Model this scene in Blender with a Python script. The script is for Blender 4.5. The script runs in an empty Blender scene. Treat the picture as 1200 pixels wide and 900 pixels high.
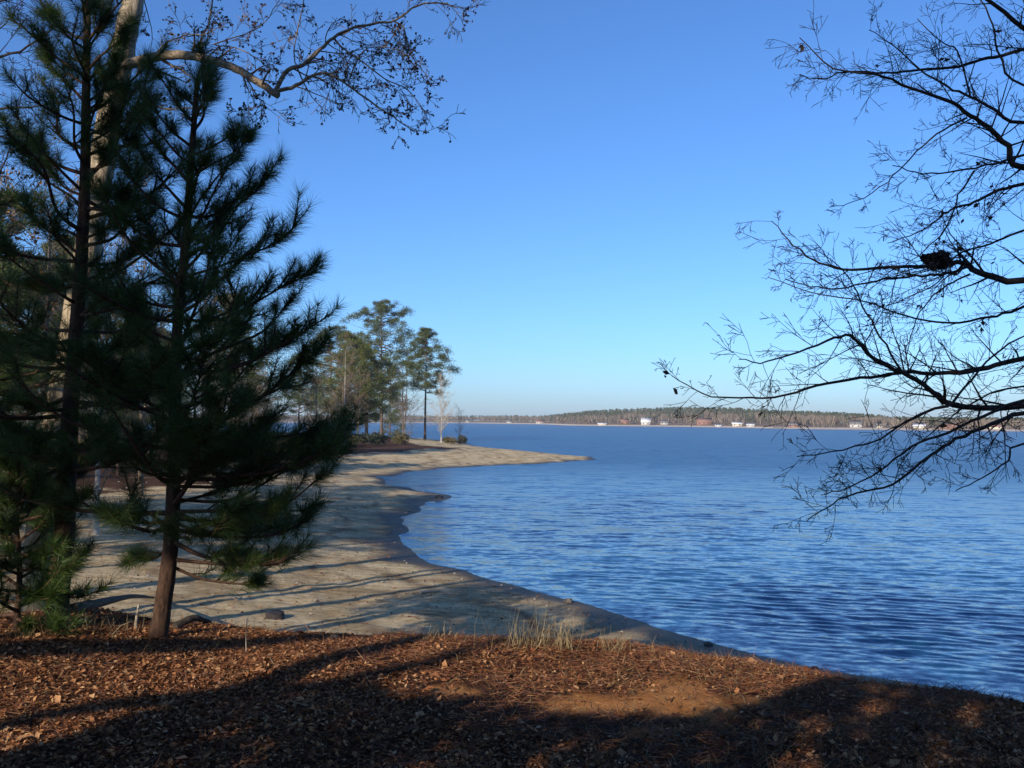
import bpy, math, random
import numpy as np
from mathutils import Vector, Matrix, Quaternion

rng = random.Random(7)
nr = np.random.default_rng(11)
scene = bpy.context.scene
COL = scene.collection
R = math.radians

# ------------------------------------------------------------------ camera
F = 1040.0
HC = 5.0
PITCH = math.atan(42.5 / F)
CAMM = Matrix.Translation((0, 0, HC)) @ Matrix.Rotation(R(90) + PITCH, 4, 'X') @ Matrix.Rotation(R(0.4), 4, 'Z')
cd = bpy.data.cameras.new('camera')
cam = bpy.data.objects.new('camera', cd)
COL.objects.link(cam)
cd.sensor_width = 36.0
cd.lens = F / 1200.0 * 36.0
cd.clip_start = 0.05
cd.clip_end = 12000
cam.matrix_world = CAMM
scene.camera = cam
_CR = np.array(CAMM.to_3x3())


def ray(px, py):
    d = _CR @ np.array([(px - 600.0) / F, (450.0 - py) / F, -1.0])
    return d / d[1]


def at(px, py, Y):
    d = ray(px, py)
    return Vector((d[0] * Y, Y, HC + d[2] * Y))


def on_z(px, py, z=0.0):
    d = ray(px, py)
    t = (z - HC) / d[2]
    return Vector((d[0] * t, t, z))


# ------------------------------------------------------------------ sun frame
SAZ, SEL = R(32), R(24)
SS, SC_, ST = math.sin(SAZ), math.cos(SAZ), math.tan(SEL)


def uav(u, a, v):
    """point from sun-view coordinates: u across, a along the light, v height of the ray where a = 0"""
    return Vector((u * SC_ + a * SS, -u * SS + a * SC_, v - a * ST))


# ------------------------------------------------------------------ noise helper (value noise, numpy)
_perm = nr.random((256, 256))


def vnoise(x, y):
    xi = np.floor(x).astype(int); yi = np.floor(y).astype(int)
    fx = x - xi; fy = y - yi
    fx = fx * fx * (3 - 2 * fx); fy = fy * fy * (3 - 2 * fy)
    a = _perm[xi % 256, yi % 256]; b = _perm[(xi + 1) % 256, yi % 256]
    c = _perm[xi % 256, (yi + 1) % 256]; d = _perm[(xi + 1) % 256, (yi + 1) % 256]
    return (a * (1 - fx) + b * fx) * (1 - fy) + (c * (1 - fx) + d * fx) * fy - 0.5


def fbm(x, y, o=4):
    s = 0; a = 1.0
    for i in range(o):
        s = s + a * vnoise(x * 2 ** i + 17.3 * i, y * 2 ** i + 5.1 * i); a *= 0.5
    return s


def sstep(a, b, x):
    t = np.clip((x - a) / (b - a), 0, 1)
    return t * t * (3 - 2 * t)


# ------------------------------------------------------------------ shoreline and terrain height
shore_px = [(1200, 821), (1050, 798), (950, 783), (860, 762), (780, 738), (700, 714), (620, 690), (540, 669), (500, 655),
            (480, 640), (472, 622), (478, 605), (500, 592), (532, 581.5), (490, 575), (455, 569), (444, 561), (470, 553),
            (520, 549), (600, 545), (660, 541.5), (716, 537.5), (640, 531), (590, 526), (552, 522.5)]
shore = [(on_z(*p).x, on_z(*p).y) for p in shore_px]
e0 = shore[0]
shore = [(160, -70), (60, -22), (26, 0), (14, 10)] + shore
shore += [(-10, 196), (-22, 232), (-48, 258), (-110, 276), (-200, 286), (-300, 280), (-420, 200), (-420, -160), (160, -160)]
# refine with a wiggle
SH = np.array(shore)


def _refine(P, n=2):
    for _ in range(n):
        Q = []
        for i in range(len(P)):
            a = P[i]; b = P[(i + 1) % len(P)]
            Q += [a * .75 + b * .25, a * .25 + b * .75]
        P = np.array(Q)
    return P


SHR = _refine(SH, 1)


def signed_shore(x, y):
    x = np.asarray(x, float); y = np.asarray(y, float)
    sh = x.shape
    X = x.ravel(); Y = y.ravel()
    best = np.full(X.shape, 1e18)
    inside = np.zeros(X.shape, bool)
    n = len(SHR)
    for i in range(n):
        ax, ay = SHR[i]; bx, by = SHR[(i + 1) % n]
        dx, dy = bx - ax, by - ay
        t = np.clip(((X - ax) * dx + (Y - ay) * dy) / (dx * dx + dy * dy + 1e-12), 0, 1)
        dd = (X - ax - t * dx) ** 2 + (Y - ay - t * dy) ** 2
        best = np.minimum(best, dd)
        c = ((ay > Y) != (by > Y)) & (X < (bx - ax) * (Y - ay) / (by - ay + 1e-12) + ax)
        inside ^= c
    d = np.sqrt(best)
    return np.where(inside, d, -d).reshape(sh)


EX = [-60, -14, -8, -4, -2.2, -1.0, 0.3, 1.6, 2.8, 3.5, 6, 12, 30]
EY = [13, 9.7, 9.3, 9.0, 8.4, 8.1, 7.85, 7.35, 6.75, 6.35, 5.0, 1.5, -8]


def softmax2(a, b, k):
    h = np.clip(0.5 + 0.5 * (a - b) / k, 0, 1)
    return b * (1 - h) + a * h + k * h * (1 - h)


def terrain(x, y, full=False):
    x = np.asarray(x, float); y = np.asarray(y, float)
    far = np.clip(np.hypot(x, y) / 40, 0.15, 1.6)
    d = signed_shore(x, y)
    d = d + 0.55 * far * fbm(x * 0.35, y * 0.35, 4) * np.clip(np.hypot(x, y) / 25, .35, 2.0)
    zb = np.interp(d, [-40, -6, -1.5, 0, 0.6, 2, 12, 22, 45, 120], [-5, -1.0, -0.12, 0, 0.035, 0.14, 0.85, 1.3, 1.9, 2.6])
    zb = zb + 0.10 * fbm(x * 0.3, y * 0.3, 4) * sstep(0.5, 5, d) + 0.055 * fbm(x * 1.7, y * 1.7, 4) * sstep(0.3, 2, d)
    ye = np.interp(x, EX, EY) + 0.35 * fbm(x * 0.8 + 9, y * 0.0 + 3, 3)
    t = y - ye
    s = np.interp(x, [-3, 0, 3, 6], [0.75, 0.6, 0.40, 0.40])
    zp = 3.27 - 0.012 * y + 0.10 * fbm(x * 0.45 + 3, y * 0.45, 4) + 0.035 * fbm(x * 2.2, y * 2.2, 3)
    soft = 0.5 * np.log1p(np.exp(np.clip(t / 0.25, -30, 30))) * 0.5
    zbank = zp - s * soft * 2.0
    z = softmax2(zbank, zb, 0.25)
    z = np.where(d < -1.0, np.minimum(z, zb), z)
    if full:
        return z, d, t
    return z


def tz(x, y):
    return float(terrain(np.array([x]), np.array([y]))[0])


def on_ground(px, py):
    d = ray(px, py)
    ys = np.concatenate([np.arange(2.5, 60, 0.05), np.arange(60, 330, 0.5)])
    g = terrain(d[0] * ys, ys)
    zr = HC + d[2] * ys
    k = np.nonzero(zr <= np.maximum(g, 0))[0]
    i = k[0] if len(k) else len(ys) - 1
    return Vector((d[0] * ys[i], ys[i], float(g[i])))


# ------------------------------------------------------------------ materials
def new_mat(name):
    m = bpy.data.materials.new(name)
    m.use_nodes = True
    nt = m.node_tree
    b = nt.nodes['Principled BSDF']
    return m, nt, b


def N(nt, t, **kw):
    n = nt.nodes.new(t)
    for k, v in kw.items():
        setattr(n, k, v)
    return n


def ramp(nt, stops):
    n = nt.nodes.new('ShaderNodeValToRGB')
    e = n.color_ramp.elements
    while len(e) < len(stops):
        e.new(0.5)
    for el, (p, c) in zip(e, stops):
        el.position = p
        el.color = (*c, 1)
    return n


def mix(nt, fac, a, b, blend='MIX'):
    n = nt.nodes.new('ShaderNodeMix')
    n.data_type = 'RGBA'
    n.blend_type = blend
    for sock, v in ((n.inputs[0], fac), (n.inputs[6], a), (n.inputs[7], b)):
        if isinstance(v, (int, float)):
            sock.default_value = v
        elif isinstance(v, tuple):
            sock.default_value = (*v, 1)
        else:
            nt.links.new(v, sock)
    return n.outputs[2]


def noise(nt, vec, scale, detail=6, rough=0.6):
    n = nt.nodes.new('ShaderNodeTexNoise')
    n.inputs['Scale'].default_value = scale
    n.inputs['Detail'].default_value = detail
    n.inputs['Roughness'].default_value = rough
    if vec is not None:
        nt.links.new(vec, n.inputs['Vector'])
    return n.outputs['Fac']


def leaf_mat(name, stops, rough=0.55, transl=0.3, spec=0.3):
    m, nt, b = new_mat(name)
    g = N(nt, 'ShaderNodeNewGeometry')
    r = ramp(nt, stops)
    nt.links.new(g.outputs['Random Per Island'], r.inputs[0])
    nt.links.new(r.outputs[0], b.inputs['Base Color'])
    b.inputs['Roughness'].default_value = rough
    b.inputs['Specular IOR Level'].default_value = spec
    if transl:
        t = N(nt, 'ShaderNodeBsdfTranslucent')
        nt.links.new(r.outputs[0], t.inputs['Color'])
        ms = N(nt, 'ShaderNodeMixShader')
        ms.inputs[0].default_value = transl
        nt.links.new(b.outputs[0], ms.inputs[1]); nt.links.new(t.outputs[0], ms.inputs[2])
        nt.links.new(ms.outputs[0], nt.nodes['Material Output'].inputs['Surface'])
    return m


def bark_mat(name, dark, light, scale=14, bump=0.5, stretch=0.25, patch=None):
    m, nt, b = new_mat(name)
    tc = N(nt, 'ShaderNodeTexCoord')
    mp = N(nt, 'ShaderNodeMapping')
    mp.inputs['Scale'].default_value = (1, 1, stretch)
    nt.links.new(tc.outputs['Object'], mp.inputs[0])
    n1 = noise(nt, mp.outputs[0], scale, 8, 0.7)
    r = ramp(nt, [(0.32, dark), (0.62, light)])
    nt.links.new(n1, r.inputs[0])
    col = r.outputs[0]
    if patch:
        n2 = noise(nt, tc.outputs['Object'], 3.0, 4, 0.6)
        r2 = ramp(nt, [(0.45, (0, 0, 0)), (0.6, (1, 1, 1))])
        nt.links.new(n2, r2.inputs[0])
        col = mix(nt, r2.outputs[0], col, patch)
    nt.links.new(col, b.inputs['Base Color'])
    b.inputs['Roughness'].default_value = 0.9
    b.inputs['Specular IOR Level'].default_value = 0.2
    bp = N(nt, 'ShaderNodeBump')
    bp.inputs['Strength'].default_value = bump
    bp.inputs['Distance'].default_value = 0.03
    nt.links.new(n1, bp.inputs['Height'])
    nt.links.new(bp.outputs[0], b.inputs['Normal'])
    return m


def plain_mat(name, c1, c2, scale=3, rough=0.8):
    m, nt, b = new_mat(name)
    tc = N(nt, 'ShaderNodeTexCoord')
    n1 = noise(nt, tc.outputs['Object'], scale, 5, 0.6)
    r = ramp(nt, [(0.35, c1), (0.65, c2)])
    nt.links.new(n1, r.inputs[0])
    nt.links.new(r.outputs[0], b.inputs['Base Color'])
    b.inputs['Roughness'].default_value = rough
    b.inputs['Specular IOR Level'].default_value = 0.2
    return m


M = {}
M['needle'] = leaf_mat('pine needles', [(0.0, (0.022, 0.046, 0.012)), (0.5, (0.052, 0.098, 0.022)), (0.93, (0.095, 0.135, 0.032)), (1.0, (0.16, 0.11, 0.04))], 0.45, 0.4)
M['needle_green'] = leaf_mat('greener pine needles', [(0.0, (0.024, 0.052, 0.012)), (0.6, (0.055, 0.105, 0.02)), (1.0, (0.11, 0.14, 0.035))], 0.45, 0.35)  # a little greener than the needles of the other near pines
M['pine_far'] = leaf_mat('far pine foliage', [(0.0, (0.045, 0.068, 0.028)), (0.5, (0.10, 0.128, 0.046)), (1.0, (0.17, 0.19, 0.08))], 0.6, 0.3)
M['pine_yellow'] = leaf_mat('yellow green pine foliage', [(0.0, (0.05, 0.07, 0.018)), (0.5, (0.13, 0.15, 0.03)), (1.0, (0.21, 0.21, 0.05))], 0.6, 0.35)
M['evergreen'] = leaf_mat('evergreen leaves', [(0.0, (0.02, 0.04, 0.015)), (1.0, (0.06, 0.09, 0.03))], 0.5, 0.1)
M['shrub_olive'] = leaf_mat('olive shrub leaves', [(0.0, (0.06, 0.06, 0.02)), (0.6, (0.14, 0.12, 0.045)), (1.0, (0.2, 0.15, 0.07))], 0.7, 0.2)
M['shrub_dark'] = leaf_mat('dark shrub leaves', [(0.0, (0.012, 0.02, 0.012)), (1.0, (0.04, 0.055, 0.028))], 0.6, 0.1)
M['dead_leaf'] = leaf_mat('fallen leaves', [(0.0, (0.04, 0.018, 0.010)), (0.3, (0.16, 0.062, 0.026)), (0.65, (0.33, 0.145, 0.062)), (0.9, (0.45, 0.25, 0.12)), (1.0, (0.46, 0.31, 0.18))], 0.75, 0.1, 0.12)
M['straw'] = leaf_mat('fallen pine straw', [(0.0, (0.07, 0.025, 0.012)), (0.6, (0.19, 0.07, 0.03)), (1.0, (0.32, 0.17, 0.08))], 0.6, 0.05)
M['dark_leaf'] = leaf_mat('clinging dead leaves', [(0.0, (0.03, 0.02, 0.015)), (1.0, (0.09, 0.055, 0.035))], 0.7, 0.1)
M['bud'] = leaf_mat('red brown buds', [(0.0, (0.018, 0.010, 0.012)), (1.0, (0.05, 0.022, 0.02))], 0.7, 0.0)
M['dry_grass'] = leaf_mat('dry grass', [(0.0, (0.13, 0.09, 0.045)), (0.6, (0.32, 0.24, 0.12)), (1.0, (0.48, 0.40, 0.24))], 0.7, 0.3)
M['thatch'] = leaf_mat('dull thatch', [(0.0, (0.05, 0.035, 0.018)), (0.7, (0.13, 0.09, 0.045)), (1.0, (0.26, 0.2, 0.11))], 0.8, 0.1)
M['rust_twig'] = leaf_mat('rusty leaf remnants', [(0.0, (0.12, 0.07, 0.03)), (1.0, (0.26, 0.17, 0.08))], 0.8, 0.2)
M['bark_pine'] = bark_mat('pine bark', (0.016, 0.010, 0.008), (0.085, 0.048, 0.031), 22, 0.9, 0.35)
M['bark_branch'] = bark_mat('pine branch bark', (0.03, 0.018, 0.012), (0.11, 0.06, 0.04), 30, 0.5, 1)
M['bark_pale'] = bark_mat('pale furrowed bark', (0.15, 0.115, 0.08), (0.5, 0.42, 0.3), 30, 0.9, 0.16)
M['bark_limb'] = bark_mat('pale limb bark', (0.06, 0.045, 0.032), (0.34, 0.27, 0.19), 26, 0.7, 1.0)
M['twig_pale'] = bark_mat('pale twigs', (0.10, 0.075, 0.055), (0.26, 0.2, 0.15), 20, 0.2, 1)
M['bark_dark'] = bark_mat('dark oak bark', (0.020, 0.017, 0.018), (0.06, 0.05, 0.048), 24, 0.7, 0.5)
M['twig_dark'] = bark_mat('dark twigs', (0.016, 0.013, 0.015), (0.045, 0.036, 0.034), 24, 0.2, 1)
M['bark_far'] = bark_mat('far pine bark', (0.05, 0.035, 0.026), (0.15, 0.10, 0.075), 5, 0.4, 0.3)
M['bark_white'] = bark_mat('white bark', (0.28, 0.24, 0.2), (0.5, 0.46, 0.4), 6, 0.3, 0.5)
M['bark_bare'] = bark_mat('grey bare bark', (0.085, 0.066, 0.05), (0.24, 0.19, 0.145), 6, 0.3, 0.5)
M['wood_grey'] = bark_mat('weathered wood', (0.05, 0.04, 0.032), (0.24, 0.2, 0.16), 18, 0.6, 1)
M['wood_pale'] = bark_mat('bleached wood', (0.2, 0.17, 0.13), (0.4, 0.35, 0.28), 18, 0.4, 1)
M['wood_dark'] = bark_mat('darker driftwood', (0.02, 0.016, 0.013), (0.09, 0.075, 0.06), 18, 0.6, 1)  # driftwood in a darker tone than the other wood
M['stone'] = plain_mat('dark stone', (0.04, 0.037, 0.034), (0.13, 0.12, 0.11), 12)
M['far_pine'] = leaf_mat('shore pines', [(0.0, (0.028, 0.044, 0.024)), (0.6, (0.062, 0.082, 0.042)), (1.0, (0.10, 0.11, 0.06))], 0.8, 0.1)
M['far_bare'] = leaf_mat('shore bare trees', [(0.0, (0.10, 0.075, 0.055)), (0.6, (0.19, 0.15, 0.115)), (1.0, (0.32, 0.27, 0.22))], 0.9, 0.1)
M['white_paint'] = plain_mat('white siding', (0.42, 0.41, 0.385), (0.54, 0.53, 0.5), 2)
M['cream_paint'] = plain_mat('cream siding', (0.5, 0.44, 0.34), (0.62, 0.56, 0.45), 2)
M['brick'] = plain_mat('red brown brick', (0.22, 0.11, 0.08), (0.32, 0.18, 0.13), 2)
M['roof_grey'] = plain_mat('grey shingles', (0.12, 0.115, 0.11), (0.2, 0.19, 0.185), 2)
M['roof_pale'] = plain_mat('pale metal roof', (0.55, 0.55, 0.54), (0.7, 0.7, 0.69), 2)
M['roof_red'] = plain_mat('brown red shingles', (0.2, 0.11, 0.085), (0.3, 0.17, 0.13), 2)
M['pane'] = plain_mat('dark window glass', (0.02, 0.025, 0.03), (0.03, 0.035, 0.045), 2, 0.1)
M['nest'] = leaf_mat('nest leaves', [(0.0, (0.015, 0.01, 0.008)), (1.0, (0.06, 0.04, 0.028))], 0.8, 0.05)


# ------------------------------------------------------------------ mesh accumulation
class MB:
    def __init__(self):
        self.v = []; self.f = []; self.n = 0   # f: list of (k, array of k-gons)

    def add(self, verts, faces):
        verts = np.asarray(verts, float).reshape(-1, 3)
        faces = np.asarray(faces, int)
        self.v.append(verts); self.f.append(faces + self.n); self.n += len(verts)

    def build(self, name, mat, parent=None, smooth=False, origin=None):
        me = bpy.data.meshes.new(name)
        V = np.concatenate(self.v) if self.v else np.zeros((0, 3))
        if origin is not None:
            V = V - np.array(origin)
        me.vertices.add(len(V))
        me.vertices.foreach_set('co', V.astype(np.float32).ravel())
        loops = np.concatenate([a.ravel() for a in self.f]) if self.f else np.zeros(0, int)
        sizes = np.concatenate([np.full(len(a), a.shape[1]) for a in self.f]) if self.f else np.zeros(0, int)
        starts = np.concatenate([[0], np.cumsum(sizes)[:-1]]) if len(sizes) else sizes
        me.loops.add(len(loops))
        me.loops.foreach_set('vertex_index', loops.astype(np.int32))
        me.polygons.add(len(sizes))
        me.polygons.foreach_set('loop_start', starts.astype(np.int32))
        if smooth:
            me.polygons.foreach_set('use_smooth', np.ones(len(sizes), bool))
        me.update(calc_edges=True)
        me.validate()
        if mat is not None:
            me.materials.append(M[mat] if isinstance(mat, str) else mat)
        o = bpy.data.objects.new(name, me)
        COL.objects.link(o)
        if parent is not None:
            o.parent = parent
        return o

    def tube(self, P, rad, k=8, cap=True, rough=0.0):
        P = [Vector(p) for p in P]
        n = len(P)
        rings = []
        t0 = (P[1] - P[0]).normalized()
        ref = t0.orthogonal().normalized()
        for i in range(n):
            if i == 0: t = P[1] - P[0]
            elif i == n - 1: t = P[-1] - P[-2]
            else: t = P[i + 1] - P[i - 1]
            t.normalize()
            ref = (ref - t * ref.dot(t)).normalized()
            b = t.cross(ref)
            for j in range(k):
                a = 2 * math.pi * j / k
                r = rad[i] * (1 + (rng.uniform(-rough, rough) if rough else 0))
                rings.append(P[i] + (ref * math.cos(a) + b * math.sin(a)) * r)
        faces = []
        for i in range(n - 1):
            for j in range(k):
                faces.append((i * k + j, i * k + (j + 1) % k, (i + 1) * k + (j + 1) % k, (i + 1) * k + j))
        self.add([tuple(v) for v in rings], faces)
        if cap:
            self.add([tuple(v) for v in rings[-k:]] + [tuple(P[-1])], [(j, (j + 1) % k, k) for j in range(k)])
            self.add([tuple(v) for v in rings[:k]] + [tuple(P[0])], [((j + 1) % k, j, k) for j in range(k)])

    def segs(self, S, k=4):
        """S: list of (p0, p1, r0, r1); all frustums built at once"""
        if not S: return
        A = np.array([[*s[0], *s[1], s[2], s[3]] for s in S], float)
        p0, p1, r0, r1 = A[:, :3], A[:, 3:6], A[:, 6], A[:, 7]
        t = p1 - p0
        L = np.linalg.norm(t, axis=1, keepdims=True) + 1e-9
        t = t / L
        p1 = p1 + t * np.minimum(r1[:, None] * 0.5, L * 0.1)
        ref = np.where(np.abs(t[:, 2:3]) > 0.9, np.array([[1.0, 0, 0]]), np.array([[0, 0, 1.0]]))
        a = np.cross(t, ref); a /= np.linalg.norm(a, axis=1, keepdims=True) + 1e-9
        b = np.cross(t, a)
        vs = []
        for (p, r) in ((p0, r0), (p1, r1)):
            for j in range(k):
                an = 2 * math.pi * j / k
                vs.append(p + (a * math.cos(an) + b * math.sin(an)) * r[:, None])
        V = np.stack(vs, 1).reshape(-1, 3)
        base = np.arange(len(S))[:, None] * (2 * k)
        fs = []
        for j in range(k):
            j2 = (j + 1) % k
            fs.append(np.concatenate([base + j, base + j2, base + k + j2, base + k + j], 1))
        self.add(V, np.concatenate(fs, 0))

    def box(self, c, s, rot=0.0):
        cx, cy, cz = c; sx, sy, sz = [q / 2 for q in s]
        co, si = math.cos(rot), math.sin(rot)
        V = []
        for z in (-sz, sz):
            for x, y in ((-sx, -sy), (sx, -sy), (sx, sy), (-sx, sy)):
                V.append((cx + x * co - y * si, cy + x * si + y * co, cz + z))
        self.add(V, [(0, 3, 2, 1), (4, 5, 6, 7), (0, 1, 5, 4), (1, 2, 6, 5), (2, 3, 7, 6), (3, 0, 4, 7)])


def blades(mb, P, D, L, W, bend=None):
    """thin triangles from P along D; vectorised"""
    n = len(P)
    D = D / (np.linalg.norm(D, axis=1, keepdims=True) + 1e-9)
    r = nr.normal(size=(n, 3))
    s = np.cross(D, r); s /= np.linalg.norm(s, axis=1, keepdims=True) + 1e-9
    W = np.broadcast_to(W, (n,))[:, None] * 0.5; L = np.broadcast_to(L, (n,))[:, None]
    if bend is None:
        V = np.stack([P - s * W, P + s * W, P + D * L], 1).reshape(-1, 3)
        mb.add(V, np.arange(3 * n).reshape(n, 3))
    else:
        m = P + D * L * 0.55
        D2 = D + bend
        D2 /= np.linalg.norm(D2, axis=1, keepdims=True)
        tip = m + D2 * L * 0.5
        V = np.stack([P - s * W, P + s * W, m + s * W * .7, m - s * W * .7, tip], 1).reshape(-1, 3)
        b = np.arange(n)[:, None] * 5
        mb.add(V, np.concatenate([b, b + 1, b + 2, b + 3], 1))
        mb.f.append(np.concatenate([b + 3, b + 2, b + 4], 1) + mb.n - 5 * n)


def cards(mb, P, size, nrm=None, asp=1.6):
    """small folded leaves (two triangles, four corners)"""
    n = len(P)
    d = nr.normal(size=(n, 3)) if nrm is None else np.cross(nrm, nr.normal(size=(n, 3)))
    d /= np.linalg.norm(d, axis=1, keepdims=True) + 1e-9
    u = nr.normal(size=(n, 3)) if nrm is None else nrm
    s = np.cross(u, d); s /= np.linalg.norm(s, axis=1, keepdims=True) + 1e-9
    up = np.cross(d, s)
    size = np.broadcast_to(size, (n,))[:, None]
    h = nr.uniform(-0.1, 0.5, (n, 1)) * size
    w = size / asp * nr.uniform(.45, 1.25, (n, 1)) * .5
    V = np.stack([P - d * size * .5, P + s * w + up * h * .6, P + d * size * .5 + up * h * .3, P - s * w + up * h * .6], 1).reshape(-1, 3)
    b = np.arange(n)[:, None] * 4
    mb.add(V, np.concatenate([np.concatenate([b, b + 1, b + 2], 1), np.concatenate([b, b + 2, b + 3], 1)], 0))


def tag(o, label=None, cat=None, group=None, kind=None):
    if label: o['label'] = label
    if cat: o['category'] = cat
    if group: o['group'] = group
    if kind: o['kind'] = kind
    return o


def empty(name, loc, label, cat, group=None):
    o = bpy.data.objects.new(name, None)
    COL.objects.link(o)
    o.location = loc
    o.empty_display_size = 0.2
    return tag(o, label, cat, group)


def copy_tree(src, loc, rz=0.0, sc=1.0, label=None, group=None):
    c = src.copy(); COL.objects.link(c)
    c.location = loc; c.rotation_euler = (0, 0, rz); c.scale = (sc if isinstance(sc, tuple) else (sc, sc, sc))
    if label: c['label'] = label
    if group: c['group'] = group
    for ch in list(src.children):
        d = ch.copy(); COL.objects.link(d); d.parent = c
    return c


def catmull(P, n=6):
    P = [Vector(p) for p in P]
    Q = [P[0] * 2 - P[1]] + P + [P[-1] * 2 - P[-2]]
    out = []
    for i in range(1, len(Q) - 2):
        a, b, c, d = Q[i - 1], Q[i], Q[i + 1], Q[i + 2]
        for j in range(n):
            t = j / n
            out.append(0.5 * ((2 * b) + (c - a) * t + (2 * a - 5 * b + 4 * c - d) * t * t + (3 * b - a - 3 * c + d) * t ** 3))
    out.append(P[-1])
    return out


def rvec(s=1.0):
    return Vector((rng.gauss(0, s), rng.gauss(0, s), rng.gauss(0, s)))


def grow(S, p, d, L, r, lvl, prm, tips=None):
    """crooked twig with children; S collects segments, tips collects (point, dir)"""
    n = prm.get('n', 5)
    step = L / n
    p = Vector(p); d = Vector(d).normalized()
    kids = prm['kids'][lvl] if lvl < len(prm['kids']) else 0
    pts = []
    rmin = prm['rmin']
    for i in range(n):
        d = (d + rvec(prm['jit']) + Vector(prm.get('grav', (0, 0, 0)))).normalized()
        q = p + d * step
        r0 = max(r * (1 - 0.75 * i / n), rmin); r1 = max(r * (1 - 0.75 * (i + 1) / n), rmin)
        S.append((tuple(p), tuple(q), r0, r1))
        pts.append((p, q, d.copy(), r1))
        p = q
    if tips is not None and lvl >= prm.get('tiplvl', 1):
        tips.append((p.copy(), d.copy()))
    for k in range(kids):
        f = rng.uniform(prm.get('from', 0.2), 1.0)
        i = min(int(f * n), n - 1)
        a, b, dd, rr = pts[i]
        q = a.lerp(b, rng.random())
        ax = dd.orthogonal().normalized()
        ax.rotate(Quaternion(dd, rng.uniform(0, 2 * math.pi)))
        ang = R(rng.uniform(*prm['ang']))
        nd = (dd * math.cos(ang) + ax * math.sin(ang))
        if 'flat' in prm:
            nd.z *= prm['flat']
        grow(S, q, nd, L * prm['lr'] * rng.uniform(.6, 1.15) * (1.15 - .5 * f), max(rr * .6, rmin), lvl + 1, prm, tips)


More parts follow.
